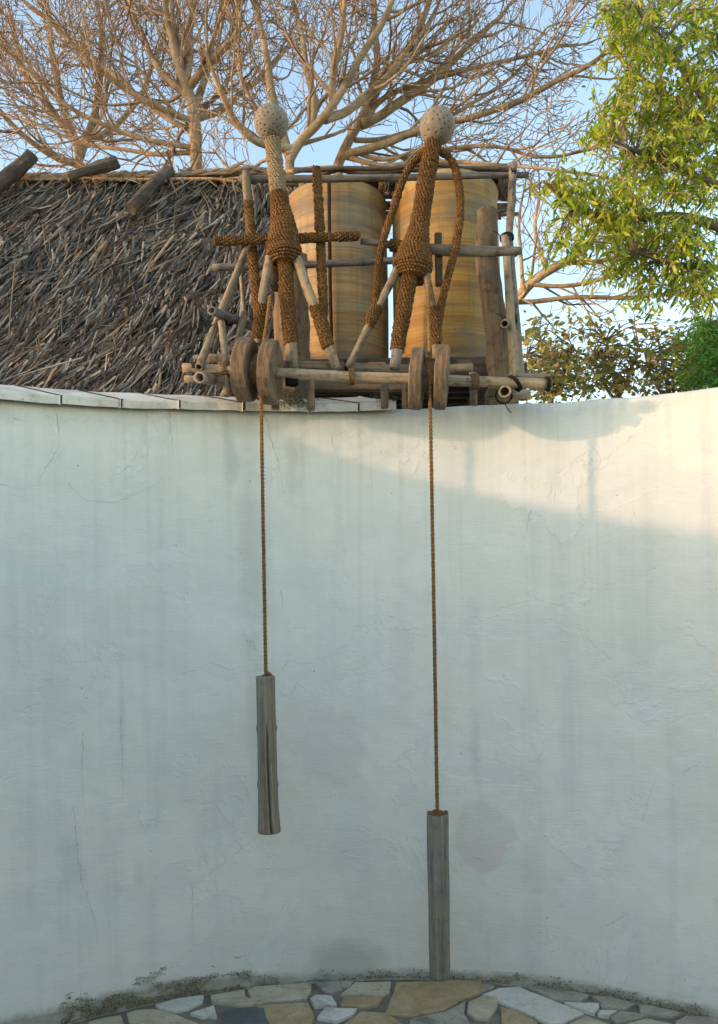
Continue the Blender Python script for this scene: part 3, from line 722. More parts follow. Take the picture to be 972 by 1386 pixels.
# lowest fringe and verge, splayed
for _ in range(420):
    s = RX0 + (RX1 - RX0 + .05) * (rg.random() ** .6); cand.append((s, rg.uniform(.04, .20), rg.uniform(.02, .06), rg.gauss(-.35, .5), rg.uniform(.05, .3), rg.gauss(0, .5), rg.uniform(.14, .26), rg.uniform(.010, .022), 0, .003))
for _ in range(320):
    t = rg.uniform(.1, SL); cand.append((RX1 - rg.uniform(0, .05), t, rg.uniform(-.02, .04), rg.uniform(-.2, .9), rg.uniform(0, .35), rg.gauss(0, .6), rg.uniform(.12, .30), rg.uniform(.008, .016), 0, .003))
def onscreen(c): return c[0] > -2.35 and rg.random() < .05
vis = []
for c in cand:
    if len(vis) < 290 and c[0] > -2.2 and c[2] > .030 and rg.random() < .06: vis.append(c); continue
    v, f = blade_mesh(c[6], c[7], c[8], c[9]); M = roof_M(*c[:6]); mbT.add([M @ Vector(p) for p in v], f)
th = link('thatch', mbT.mesh('thatch', M_THATCH, False), hut); th['kind'] = 'stuff'
M_THO = leaf_obj_mat('thatch_leaf', TH, .05)
v, f = blade_mesh(.2, .014, .012, .003); mbB = MB(); mbB.add(v, f); meB = mbB.mesh('thatch_blade', M_THO, False)
for c in vis:
    link('thatch_blade', meB, hut, roof_M(*c[:6]) @ Matrix.Diagonal((c[7] / .014, c[6] / .2, 1, 1)))
# long loose pale straws lying on the thatch
def RP(px, py):                                  # pixel on the roof plane
    a, c = ray(px, py); o = Vector((0, 0, EYE)); d = Vector((a, 1, c)); t = (EV - o).dot(nrm_) / d.dot(nrm_); return o + d * t
for pts, w in (([(135, 285), (118, 310), (88, 355)], .007), ([(118, 300), (110, 350), (107, 362)], .006), ([(62, 315), (68, 360), (82, 376)], .005), ([(26, 365), (22, 420), (20, 470)], .009), ([(55, 300), (38, 330), (40, 338)], .005),
               ([(163, 255), (156, 285), (152, 312)], .008), ([(240, 285), (238, 330)], .006), ([(262, 295), (280, 335)], .006), ([(140, 270), (95, 320)], .005), ([(222, 255), (222, 268)], .006), ([(275, 277), (315, 284)], .006)) + tuple(([(a, b), (a + dx * .5 + 3, b + dy * .5), (a + dx, b + dy)], w_) for a, b, dx, dy, w_ in [(rg.uniform(215, 345), rg.uniform(246, 268), rg.uniform(-30, 34), rg.uniform(14, 52), rg.uniform(.004, .008)) for _ in range(26)] + [(rg.uniform(0, 330), rg.uniform(290, 480), rg.uniform(-26, 6), rg.uniform(14, 40), rg.uniform(.003, .006)) for _ in range(40)] + [(rg.uniform(70, 210), rg.uniform(246, 254), rg.uniform(-14, 6), rg.uniform(16, 36), rg.uniform(.005, .008)) for _ in range(14)]):
    q = smooth_path([RP(*p) + nrm_ * (.05 + .012 * k) for k, p in enumerate(pts)], 2); mb = MB(); b = q[0]
    mb.tube([p - b for p in q], [w * .6 * (1 - .6 * i / len(q)) for i in range(len(q))], 4)
    link('loose_straw', mb.mesh('loose_straw', M_FROND), hut, Matrix.Translation(b))
# plaited palm fronds along the ridge
def frond(x0, x1, y, z, n, up, Lh, seed, rise=0.0):
    r_ = random.Random(seed); base = Vector((x0, y, z)); M = Matrix.Translation(base); mb = MB(); Ltot = x1 - x0
    rib = [Vector((Ltot * k / 12, .004 * math.sin(k), .012 * noise.noise(Vector((k * .4, seed, 0))) + rise * k / 12)) for k in range(13)]
    link('frond_rib', (lambda m_: (m_.tube(rib, [.011 - .005 * k / 12 for k in range(13)], 7), m_.mesh('frond_rib', M_RACHIS))[1])(MB()), hut, M)
    for k in range(n):
        f = (k + .5) / n; p = Vector((Ltot * f, 0, rise * f)); L = Lh * r_.uniform(.7, 1.2); w = r_.uniform(.018, .028)
        if up: d = Vector((r_.choice((1, 1, 1, -1)) * r_.uniform(.8, 1.2), -.12 - .25 * r_.random(), r_.uniform(-.05, .42))).normalized()
        else: d = Vector((r_.gauss(-.35, .6), r_.uniform(-.6, -.2), -r_.uniform(.3, 1.0))).normalized(); L *= r_.choice((.5, .8, 1.0, 1.7)); w *= .6
        sd = Vector((-d.z, -.2, d.x)).normalized() if up else Vector((1, r_.uniform(-.5, .5), 0)).normalized(); nn = d.cross(sd).normalized()
        pts = []
        for t, ww, dr in ((0, .7, 0), (.45, 1, .1), (1, .12, .35)):
            c = p + d * L * t + Vector((0, -.01, -dr * L * (.25 if up else .1))); pts += [c - sd * w * ww / 2, c + nn * .004 * ww, c + sd * w * ww / 2]
        mb.add(pts, [(0, 1, 4, 3), (1, 2, 5, 4), (3, 4, 7, 6), (4, 5, 8, 7)])
    o = link('ridge_frond', mb.mesh('ridge_frond', M_FROND, False), hut, M)
zr = RG.z; sd = 1
for x0_, x1_, n, up, Lh, dy, dz, rise in ((-2.6, -1.05, 62, True, .10, -.06, .005, .0), (-1.75, -.52, 66, True, .10, -.075, -.015, -.01), (-2.5, -.55, 70, True, .085, -.03, .03, 0), (-2.7, -1.25, 26, False, .16, -.10, -.02, 0), (-1.5, -.55, 24, False, .10, -.11, -.035, -.01),
                                        (-4.1, -2.5, 60, True, .1, -.06, .0, .0), (-4.1, -2.5, 26, False, .15, -.1, -.02, .0), (-1.1, -.52, 16, False, .16, -.14, -.05, -.02), (-.95, -.45, 18, True, .16, -.10, -.01, 0)):
    frond(x0_, x1_, RG.y + dy, zr + dz, n, up, Lh, sd, rise); sd += 1
# logs lying across the ridge
def ridge_log(pts, rad, label, Y0, Y1):
    (xa, ya), (xb, yb) = pts; pole(None, 'ridge_log', [P(xa, ya, Y0), P((xa + xb) / 2, (ya + yb) / 2 + 1, (Y0 + Y1) / 2), P(xb, yb, Y1)], rad, M_BARK, 24, 0, 0, .25, .014, .22, 14)
    return tag(bpy.context.scene.objects[-1] if False else list(WM)[-1], label, 'log', 'logs weighing down the thatch')
ridge_log([(-42, 287), (44, 210)], [.042, .043, .042], 'thickest bare log leaning over the thatch ridge, with its end in the air', 4.42, 4.62)
ridge_log([(92, 240), (157, 220)], [.026, .031, .034], 'log lying slantwise on the plaited ridge fronds between two other logs', 4.50, 4.62)
ridge_log([(178, 283), (228, 230)], [.028, .031, .035], 'dark knobbly log running up the thatch towards the wrapped cross figure', 4.34, 4.60)

# ------------------------------------------------------------------ tank platform and tanks
YT = 4.02
plat = thing('tank_platform', (.3, YT, -.05), 'timber platform on posts carrying the two tanks', 'platform')
ZP = P(600, 499, 3.76).z                          # underside of tanks
def beam(p, name, a, b, w, h, mat):
    a, b = Vector(a), Vector(b); d = b - a; Mx = Matrix.Translation((a + b) / 2) @ d.to_track_quat('Z', 'Y').to_matrix().to_4x4(); mb = MB(); mb.box(Matrix.Identity(4), w, h, d.length)
    o = link(name, mb.mesh(name, mat, False), p, Mx); bv = o.modifiers.new('Bevel', 'BEVEL'); bv.width = .006; bv.segments = 2; return o
for i in range(7):
    y = 3.70 + i * .112; beam(plat, 'plank', (-.46 + rnd.uniform(-.04, .04), y, ZP - .018), (.80 + rnd.uniform(-.03, .04), y, ZP - .018), .03, .104, M_DARKWOOD)
for pl_ in plat.children:
    pass
for x in (-.34, .12, .62): beam(plat, 'joist', (x, 3.58, ZP - .085), (x, 4.45, ZP - .085), .08, .10, M_DARKWOOD)
beam(plat, 'edge_beam', P(372, 519, 3.56), P(562, 519, 3.56), .05, .07, M_POST)
beam(plat, 'edge_beam', P(562, 505, 3.60), P(706, 503, 3.60), .08, .06, M_DARKWOOD)
for x in (-.36, .66):
    for y in (3.62, 4.40): pole(plat, 'post', [(x, y, -.05), (x, y, ZP - .10)], .06, M_DARKWOOD, 10)
beam(plat, 'bracket', P(658, 545, 3.42), P(700, 545, 3.42), .09, .11, M_POST)
beam(plat, 'chock', P(497, 497, 3.60), P(522, 497, 3.60), .03, .04, M_RACHIS)
beam(plat, 'chock', P(618, 492, 3.70), P(640, 492, 3.70), .03, .04, M_GREYPOLE)
def tank(cx, cy, r, ztop, label):
    t = thing('water_tank', (cx, cy, ZP), label, 'tank', 'banded tanks on the platform'); M = Matrix.Translation((cx, cy, ZP)); h = ztop - ZP; mb = MB(); sg = 64
    prof = [(.0, .0), (r * .93, .0), (r * .965, .012), (r * .98, .05)] + [(r * (.985 + .022 * math.sin(math.pi * k / 14) - .012 * (k / 14) ** 2), .05 + (h - .09) * k / 14) for k in range(1, 15)] + [(r * .995, h - .03), (r * 1.0, h - .012), (r * .99, h), (r * .91, h), (r * .90, h - .05), (r * .89, .05), (0, .045)]
    m = len(prof)
    for i in range(sg):
        a = 2 * math.pi * i / sg
        for q, z in prof:
            w = q * (1 + .008 * noise.noise(Vector((math.cos(a) * 1.5, math.sin(a) * 1.5, z * 3 + cx * 7)))); mb.v.append((w * math.cos(a), w * math.sin(a), z))
    for i in range(sg):
        i2 = (i + 1) % sg
        for k in range(m - 1): mb.f.append((i * m + k, i2 * m + k, i2 * m + k + 1, i * m + k + 1))
    link('tank_body', mb.mesh('tank_body', M_TANK), t, M); return t
ax = P(457, 370, YT + .06).x; bx = P(603.5, 370, YT).x
ra = (P(525, 370, YT + .06).x - P(389, 370, YT + .06).x) / 2; rb = (P(676, 370, YT).x - P(532, 370, YT).x) / 2
ZT = P(600, 238, YT - .2).z
tA = tank(ax, YT + .06, ra * 1.0, ZT, 'ochre banded tank with a dark strap, behind the upright cross figure')
tB = tank(bx, YT, rb * 1.0, ZT, 'ochre banded tank behind the leaning figure with curved arms')
yf = YT + .06 - ra - .012
pole(tA, 'strap', [P(445.5, 240, yf), P(446, 300, yf - .005), P(447.5, 380, yf - .004), P(449, 492, yf)], .0085, M_LASH, 6, 0, 0, .2)

# layered sticks over the tanks
M_BROWN = wood('brown_stick', (.10, .05, .025), (.22, .115, .055), (.32, .19, .1), 60, 5, .5)
sr = thing('stick_roof', (.3, YT, ZT), 'flat roof of brown brushwood sticks lying on the tanks', 'roof')
for i in range(26):
    y = 3.87 + .52 * i / 25 + rnd.uniform(-.01, .01); lay = i % 3; z = ZT + .058 + .014 * lay
    xa, xb = P(rnd.uniform(372, 450), 240, y).x, P(rnd.uniform(672, 702), 240, y).x
    m_ = [Vector((xa + (xb - xa) * k / 9, y + rnd.uniform(-.02, .02), z + rnd.uniform(-.011, .011))) for k in range(10)]
    pole(sr, 'stick', m_, rnd.uniform(.007, .015), rnd.choice([M_POST, M_BROWN, M_POST, M_DARKWOOD]), 7, 0, 0, .15, .06)
for x in (-.25, .15, .5): pole(sr, 'cross_stick', [(x, 3.93, ZT + .035), (x, 4.44, ZT + .035)], .014, M_POST, 7, 0, 0, .1, .08)
mb = MB()
for k in range(70):
    px = rnd.choice([rnd.uniform(672, 694), rnd.uniform(520, 538)]); p = P(px, 232 + rnd.random() * 8, 3.95 + rnd.uniform(-.1, .3))
    mb.tube([p, p + Vector((rnd.uniform(-.03, .03), rnd.uniform(-.03, .03), -rnd.uniform(.03, .12)))], [.006, .003], 4)
o = link('brush', mb.mesh('brush', M_DARKWOOD), sr); o['kind'] = 'stuff'

# ------------------------------------------------------------------ lashed bamboo frame
YA = 3.04                                         # axle, in front of the wall
fr = thing('bamboo_frame', (.2, 3.3, 2.36), 'frame of lashed bamboo poles standing on the wall around the tanks', 'frame')
px = lambda hw, Y: hw / FPX * Y
YR = 3.27                                         # rail above the wall top
# axle
YAX = lambda x: 3.10 - .06 * (x - 354) / 229
axle_pts = [P(248, 498, YAX(248)), P(335, 501, YAX(335)), P(460, 509, YAX(460)), P(600, 515, YAX(600)), P(744, 520, YAX(744))]
pole(fr, 'axle', axle_pts, [px(6.5, YA), px(6.5, YA), px(7, YA), px(7.5, YA), px(6.8, YA)], M_BAMBOO, 16, .3, .04, .03)
pole(fr, 'rail', [P(306, 496, YR), P(400, 494, YR), P(560, 500, YR), P(640, 498, YR)], px(6, YR), M_BAMBOO, 14, .28, .03, .03)
pole(fr, 'rail', [P(375, 510, YR + .04), P(470, 514, YR + .04), P(690, 519, YR + .04)], px(4.5, YR), M_BAMBOO, 12, .28, .03, .03)
pole(fr, 'rail', [P(276, 484, YR + .08), P(345, 488, YR + .08)], px(6, YR), M_BAMBOO, 12, .25, 0, .03)
YM = 3.46
pole(fr, 'top_rail', [P(326, 242, YM), P(440, 242, YM), P(560, 240, YM), P(640, 238, YM), P(715, 237, YM)], [px(5, YM), px(5, YM), px(4.6, YM), px(4.4, YM), px(4, YM)], M_GREYPOLE, 12, .4, 0, .06)
pole(fr, 'mid_rail', [P(288, 362, YM), P(380, 360, YM), P(470, 356, YM), P(560, 352, YM)], px(4.8, YM), M_GREYPOLE, 12, .35, .03, .05)
pole(fr, 'upright', [P(333, 233, YM - .03), P(336, 280, YM - .03), P(341, 340, YM - .05), P(350, 450, YM - .10), P(352, 540, YM - .12)], px(5.5, YM), M_BAMBOO, 12, .3, 0, .05)
pole(fr, 'upright', [P(695, 221, YM - .02), P(689, 320, YM - .02), P(696, 410, YM - .03), P(708, 541, YM - .05)], [px(5.4, YM), px(5, YM), px(5.6, YM), px(6, YM)], M_POLE, 12, .35, 0, .06)
pole(fr, 'upright', [P(683, 320, YM - .06), P(689, 390, YM - .07), P(697, 512, YM - .16)], [px(5, YM), px(5.4, YM), px(6.4, YM)], M_BAMBOO, 12, .3, 0, .06)
# heavy posts
YP = 3.50
pole(fr, 'post', [P(683, 640, YP), P(676, 520, YP), P(670, 440, YP), P(659, 350, YP), P(660, 285, YP)], [px(16, YP), px(16, YP), px(15, YP), px(14.5, YP), px(13.5, YP)], M_POST, 28, 0, 0, .1, .02, .14, 14)
pole(fr, 'post', [P(398, 640, YP + .04), P(396, 520, YP + .04), P(394, 420, YP + .04), P(392, 345, YP + .04)], [px(25, YP), px(25, YP), px(24, YP), px(22, YP)], M_POST, 28, 0, 0, .1, .02, .14, 14)
# left braces
pole(fr, 'brace', [P(333, 340, YM - .06), P(300, 420, 3.30), P(270, 497, 3.09)], [px(5, 3.4), px(5.4, 3.3), px(5.6, 3.1)], M_BAMBOO, 12, .3, .02, .04)
pole(fr, 'brace', [P(331, 424, 3.34), P(315, 495, 3.20)], px(5, 3.3), M_BAMBOO, 12, .3, .02, .04)
pole(fr, 'brace', [P(300, 436, 3.22), P(304, 480, 3.16), P(308, 536, 3.12)], px(5, 3.2), M_BAMBOO, 12, .3, 0, .05)
pole(fr, 'brace', [P(326, 366, 3.42), P(331, 430, 3.36)], px(3, 3.4), M_POLE, 9, 0, 0, .05)
pole(fr, 'brace', [P(340, 442, 3.42), P(314, 431, 3.30), P(287, 420, 3.12)], px(6, 3.2), M_GREYPOLE, 14, .2, .05, .05)
pole(fr, 'cross_bearer', [P(344, 523, 3.50), P(300, 517, 3.25), P(270, 511, 2.98)], [px(7.5, 3.4), px(7.5, 3.2), px(8, 3.0)], M_POLE, 16, .2, .05, .05)
pole(fr, 'cross_bearer', [P(677, 524, 3.7), P(680, 527, 3.4), P(684, 530, 2.97)], px(8.5, 3.0), M_BAMBOO, 18, .3, .07, .03)
pole(fr, 'cross_bearer', [P(688, 435, 3.62), P(686, 436, 3.4), P(683, 438, 3.24)], px(6, 3.25), M_POLE, 14, .3, .05, .03)
pole(fr, 'bearer', [P(250, 513, 3.14), P(280, 514, 3.14), P(314, 516, 3.14)], px(5.4, 3.1), M_BAMBOO, 12, .3, .02, .04)
pole(fr, 'bearer', [P(690, 508, 3.30), P(742, 511, 3.34)], px(4.6, 3.3), M_POLE, 12, .3, .03, .04)
pole(fr, 'bearer', [P(690, 534, 3.16), P(716, 533, 3.18)], px(6, 3.2), M_BAMBOO, 12, .3, .02, .04)
# stub supports to the wall top
for x_, y_ in ((420, 3.22), (520, 3.22), (548, 3.22), (640, 3.2), (372, 3.2)):
    p = P(x_, 505, y_); pole(fr, 'stub', [(p.x, y_, 2.35), p], .016, M_POST, 10)
for pxy, Yl, ax_, r_, mt, tn in (((333, 243), YM, (1, 0, 0), px(7, YM), M_LASH, 4), ((694, 236), YM - .01, (1, 0, 0), px(7, YM), M_LASH, 4), ((686, 322), YM - .04, (0, .2, 1), px(8, YM), M_LASH, 4), ((692, 344), YM, (0, 0, 1), px(7, YM), M_LASH, 3),
                                 ((690, 433), YM - .06, (0, .2, 1), px(8.5, YM), M_LASH, 4), ((270, 498), YAX(270) + .01, (.3, 0, 1), px(11, YA), M_LASH, 5), ((288, 446), 3.24, (.4, 0, -1), px(7, 3.2), M_LASH, 4), ((310, 432), 3.28, (1, -.3, -.4), px(7.5, 3.2), M_LASH, 4),
                                 ((306, 498), YAX(306) + .01, (0, 0, 1), px(9, YA), M_LASHB, 8), ((476, 510), YAX(476), (1, 0, 0), px(9.5, YA), M_LASHB, 4), ((642, 517), YAX(642), (1, 0, 0), px(9.5, YA), M_LASHB, 6), ((697, 519), YAX(697), (.8, 0, .6), px(11, YA), M_LASH, 3),
                                 ((470, 496), YR, (1, 0, 0), px(7.5, YR), M_LASH, 4), ((395, 516), YR - .02, (0, 0, 1), px(7, YR), M_LASH, 7), ((682, 535), 3.02, (0, 1, 0), px(10, 3), M_LASH, 3), ((741, 519.5), YAX(741), (1, 0, 0), px(8, YA), M_LASH, 3)):
    lash(fr, P(*pxy, Yl), ax_, r_, mt, tn)
mb = MB(); q = [P(683, 545, 3.0), P(687, 553, 2.99), P(692, 559, 2.98)]; mb.tube([p - q[0] for p in q], [.002] * 3, 4); link('loose_end', mb.mesh('loose_end', M_LASH), fr, Matrix.Translation(q[0]))

# ------------------------------------------------------------------ spools on the axle
def spool(cx, discs, Y, label, drum, group='wooden spools on the axle'):
    base = P(cx[0], cx[1], Y); t = thing('spool', base - Vector((0, 0, .12)), label, 'spool', group)
    axd = (axle_pts[-1] - axle_pts[0]).normalized()
    for (x, y, hw, hh, sides, tw, yaw) in discs:
        c = P(x, y, Y); th = px(hw * 2, Y); r = px(hh, Y); d = (Matrix.Rotation(R(yaw), 3, 'Z') @ axd); M = frame_z(c, c + d); mb = MB(); sd = x
        m = sides * 3
        def rad(a):
            seg = 2 * math.pi / sides; q = ((a + tw) % seg) - seg / 2; poly = math.cos(seg / 2) / math.cos(q)
            return r * (.45 * poly + .55) * (1 + .012 * noise.noise(Vector((math.cos(a) * 2, math.sin(a) * 2, sd))))
        rings = [(-.5, .93), (-.42, 1.0), (0, 1.005), (.42, 1.0), (.5, .94)]
        for z, k in rings:
            for j in range(m): a = 2 * math.pi * j / m; q = rad(a) * k; mb.v.append((q * math.cos(a), q * math.sin(a), z * th + .002 * noise.noise(Vector((a * 3, z, sd)))))
        for l in range(len(rings) - 1):
            for j in range(m): j2 = (j + 1) % m; mb.f.append((l * m + j, l * m + j2, (l + 1) * m + j2, (l + 1) * m + j))
        mb.f.append(tuple(reversed(range(m)))); mb.f.append(tuple((len(rings) - 1) * m + j for j in range(m)))
        o = link('disc', mb.mesh('disc', M_DISC, False), t, M)
    a, b = P(discs[0][0], discs[0][1], Y), P(discs[1][0], discs[1][1], Y)
    dm = pole(t, 'drum', [a, b], px(drum, Y), M_GREYPOLE, 20, 0, 0, .03, .01)
    mb = MB(); d = (b - a).normalized(); n = 5 * 16; x = d.orthogonal().normalized(); y = d.cross(x); rr_ = px(drum, Y) + .005; pts = []
    for i in range(n + 1): an = 2 * math.pi * i / 16; pts.append(a.lerp(b, .38 + .3 * i / n) + (x * math.cos(an) + y * math.sin(an)) * rr_ - base)
    mb.tube(pts, [.0055] * len(pts), 6); link('rope_turns', mb.mesh('rope_turns', M_HANG), dm, Matrix.Translation(base))
    return t
spool((354, 503), [(333, 501, 10.5, 42.5, 9, .2, -2), (366, 504, 9.5, 43, 10, .9, -1)], YAX(354), 'wooden spool with chipped angular flanges below the upright cross figure', 19)
spool((583, 512), [(564.5, 513, 8.5, 41, 14, .4, -2), (598, 511, 8.5, 43, 14, .1, -2)], YAX(583), 'wooden spool with rounder flanges below the leaning figure with curved arms', 20)

# ropes and counterweights
YK = 3.0
def hrope(pts, label):
    b = Vector(pts[-1]); mb = MB(); twisted(mb, [Vector(p) - b for p in pts], .0072, .030, 2, 900)
    return tag(link('hanging_rope', mb.mesh('hanging_rope', M_HANG), None, Matrix.Translation(b)), label, 'rope', 'coir ropes from the spools')
YL = YAX(354) - px(19, YA) + .004; YL2 = YAX(583) - px(20, YA) + .004
hrope([P(366, 400, 3.17), P(361, 440, 3.14), P(356, 470, 3.06), P(353.5, 487, YL + .006), P(353, 503, YL - .004), P(353.4, 530, YL), P(356.5, 720, YL), P(360, 917, YL)], 'coir rope running from the chipped spool down to the knotty hanging log')
hrope([P(580, 380, 3.17), P(581, 440, 3.14), P(582, 475, 3.06), P(582, 492, YL2 + .006), P(582, 512, YL2 - .004), P(582.4, 545, YL2), P(587, 800, YL2), P(592, 1104, YL2)], 'coir rope running from the rounder spool down to the straight hollow log')
def hanglog(name, pts, rads, mat, label, knots=(), crack_=None, hollow=False):
    t = thing(name, pts[-1], label, 'log', 'logs hanging as counterweights'); M = frame_z(pts[0], pts[-1]); Mi = M.inverted(); rp, par = resample(pts, .006); mb = MB(); S = 128
    xa = (Mi.to_3x3() @ Vector((0, -1, 0))).normalized(); ya = Vector((0, 0, 1)).cross(xa)     # towards viewer
    Lt = len(rp)
    for i, (p, tt) in enumerate(zip(rp, par)):
        r = interp(rads, tt); c = Mi @ p
        for k in range(S):
            a = 2 * math.pi * k / S; q = r * (1 + .05 * noise.noise(Vector((math.cos(a) * 1.2, math.sin(a) * 1.2, i * .025))) + .018 * noise.noise(Vector((math.cos(a) * 7, math.sin(a) * 7, i * .04))))
            for kf, ka, h, sa, sf in knots:
                da = (a - ka + math.pi) % (2 * math.pi) - math.pi; df = i / Lt - kf; g = math.exp(-(da / sa) ** 2 - (df / sf) ** 2); q += h * g - (h * .9 if h > 0 else 0) * math.exp(-(da / (sa * .35)) ** 2 - (df / (sf * .35)) ** 2)
            if crack_:
                f0, f1, a0_, drift = crack_; f = i / Lt
                if f0 < f < f1:
                    da = (a - (a0_ + drift * (f - f0) + .05 * noise.noise(Vector((f * 14, 2, 0)))) + math.pi) % (2 * math.pi) - math.pi; w_ = .105 * min(1, (f - f0) * 9)
                    if abs(da) < w_ * 1.4: q -= .022 * max(0, 1 - abs(da) / (w_ * 1.4))
            if i == 0 or i == Lt - 1: q *= .965
            v = c + (xa * math.cos(a) + ya * math.sin(a)) * q; mb.v.append(tuple(v))
    for i in range(Lt - 1):
        for k in range(S): k2 = (k + 1) % S; mb.f.append((i * S + k, i * S + k2, (i + 1) * S + k2, (i + 1) * S + k))
    c = Mi @ rp[0]; m0 = len(mb.v)
    for s, dz in ((.80 if hollow else .5, 0), (.76 if hollow else .46, .05 if hollow else .02)):
        for k in range(S): v = c + (Vector(mb.v[k]) - c) * s; v.z = mb.v[k][2] + dz; mb.v.append(tuple(v))
    for k in range(S):
        k2 = (k + 1) % S; mb.f.append((k2, k, m0 + k, m0 + k2)); mb.f.append((m0 + k2, m0 + k, m0 + S + k, m0 + S + k2))
    mb.f.append(tuple(m0 + S + k for k in range(S))); e = (Lt - 1) * S; mb.f.append(tuple(e + k for k in range(S)))
    link('log_body', mb.mesh(name, mat), t, M)
    mb = MB(); b = Vector(pts[0])
    for _ in range(90):
        d = Vector((rnd.gauss(0, 1), rnd.gauss(0, 1), abs(rnd.gauss(.5, .4)))).normalized(); s = Vector((rnd.gauss(0, 1), rnd.gauss(0, 1), 0)) * rads[0] * (.26 if hollow else .2)
        mb.tube([s - Vector((0, 0, .012)), s + d * rnd.uniform(.005, .012)], [.0022, .0012], 4)
    if not hollow: mb.tube([Vector((.004, -.006, 0)), Vector((.014, -.01, .014)), Vector((.022, -.008, .004)), Vector((.018, .0, -.006))], [.006] * 4, 6)
    else:
        ring = [Vector((math.cos(a) * rads[0] * .9, math.sin(a) * rads[0] * .9, .002 + .003 * math.sin(a * 5))) for a in [2 * math.pi * k / 40 for k in range(41)]]; mb.tube(ring, [.0032] * 41, 5)
    link('rope_knot', mb.mesh('rope_knot', M_HANG), t, Matrix.Translation(b)); return t
hanglog('knotty_log', [P(359.5, 915, YL), P(361, 970, YL), P(362, 1040, YL), P(363.5, 1095, YL), P(364.5, 1126, YL)], [px(12.6, YL), px(12.8, YL), px(13.2, YL), px(13.6, YL), px(15.5, YL)], M_LOG, 'short knotty grey log with a long split, hanging free in front of the wall',
        [(.15, .2, .004, .35, .02), (.33, 1.45, .006, .3, .018), (.33, -1.5, .006, .3, .018), (.45, .25, .003, .3, .02), (.68, -1.45, .006, .3, .018), (.68, 1.5, .005, .3, .02), (.82, .1, .004, .4, .02)], (.30, .99, -.12, -.25))
hanglog('hollow_log', [P(592.5, 1101, YL2), P(593.5, 1180, YL2), P(594.5, 1260, YL2), P(595.5, 1322, YL2)], [px(14.8, YL2), px(14.6, YL2), px(14.2, YL2), px(13.6, YL2)], M_LOG2, 'long straight green-grey log hanging with its lower end near the paving', [(.4, .9, .002, .5, .05)], None, True)

# ------------------------------------------------------------------ rope-wrapped figures
def head(parent, c, r, pits, seed):
    import bmesh
    bm = bmesh.new(); bmesh.ops.create_icosphere(bm, subdivisions=6, radius=r); rg = random.Random(seed); pts = []
    for k in range(pits):
        z = 1 - 2 * (k + .5) / pits; a = k * 2.39996 + seed; q = math.sqrt(1 - z * z); d = Vector((q * math.cos(a) + rg.gauss(0, .035), q * math.sin(a) + rg.gauss(0, .035), z + rg.gauss(0, .035))).normalized()
        if rg.random() < .8: pts.append(d)
    for v in bm.verts:
        d = v.co.normalized(); k = 1 + .012 * noise.noise(d * 2.2 + Vector((seed, 0, 0))) + .004 * noise.noise(d * 9)
        m = max(d.dot(q) for q in pts); an = math.acos(min(1, m))
        if an < .05: k -= .10 * min(1.0, (.05 - an) / .018)
        v.co = d * r * k
    me = bpy.data.meshes.new('head'); bm.to_mesh(me); bm.free(); me.polygons.foreach_set('use_smooth', [True] * len(me.polygons)); me.materials.append(M_HEAD)
    return link('head', me, parent, Matrix.Translation(c))
YF = 3.20
def PR(l, Y=YF): return [P(a, b, Y + (c[2] if len(c) > 2 else 0)) for c in l for a, b in ((c[0], c[1]),)]
def W_(hs, Y=YF): return [px(h, Y) for h in hs]
f1 = thing('rope_figure', P(397, 498, YF), 'upright rope-wrapped figure with round stone head and wrapped cross arms', 'figure')
head(f1, P(367, 166, YF), px(23, YF), 150, 3)
wrapped(f1, 'neck', PR([(368.5, 184), (371, 210), (374, 236), (377, 262)]), W_([10, 10.5, 10.8, 11.3]), M_COIRPALE)
wrapped(f1, 'torso', PR([(377, 260), (380, 285), (384, 310), (383.5, 330), (385, 344), (385, 356)]), W_([11.3, 13.8, 18, 22.5, 24, 15]), M_COIR, .0056, .0100)
wrapped(f1, 'arm', PR([(290, 326), (340, 325), (370, 324)]), W_([6, 6, 6.2]), M_COIR)
wrapped(f1, 'arm', PR([(400, 323), (440, 321), (487, 319.5)]), W_([6.2, 6.2, 5.8]), M_COIR)
lg = pole(f1, 'leg', PR([(367, 340), (360, 375), (355, 405), (349, 466)]), W_([6, 6, 6, 6]), M_BAMBOO, 12, .3, 0, .03)
wrapped(lg, 'leg_binding', PR([(356, 412), (353, 430), (348.5, 460)]), W_([8, 9, 9.5]), M_COIR)
lg = wrapped(f1, 'leg', PR([(385, 345, .01), (388, 400, .01), (394, 466, .01)]), W_([10.5, 10.5, 9.5]), M_COIR)
pole(lg, 'shin', PR([(394, 455, .01), (397, 500, .01)]), W_([8.5, 8.2]), M_BAMBOO, 14, .3, 0, .03)
lg = pole(f1, 'leg', PR([(399, 340), (414, 385), (428, 420), (447, 472), (456, 500)]), W_([6.5, 6.8, 7, 7, 6.5]), M_BAMBOO, 12, .3, 0, .03)
wrapped(lg, 'leg_binding', PR([(427, 414), (436, 440), (444, 470)]), W_([9, 9.5, 8.5]), M_COIR)
wrapped(f1, 'side_band', PR([(336, 274, .16), (340, 320, .08), (344, 370, .04), (350, 425, 0), (351, 440, 0)]), W_([6.4, 6.4, 6.6, 6.6, 6.6]), M_COIR)
wrapped(f1, 'side_band', PR([(428.5, 227, .10), (431, 270, .06), (433.5, 320, .03), (436, 380, .02), (439, 430, .01)]), W_([6, 6.2, 6.4, 6.4, 6]), M_COIR)
M_DPEG = wood('peg_wood', (.05, .035, .022), (.12, .085, .055), (.2, .15, .1), 60, 4, .5)
f2 = thing('rope_figure', P(535, 495, YF), 'leaning rope-wrapped figure with round stone head and two curved arms', 'figure')
head(f2, P(592, 171, YF), px(24, YF), 130, 9)
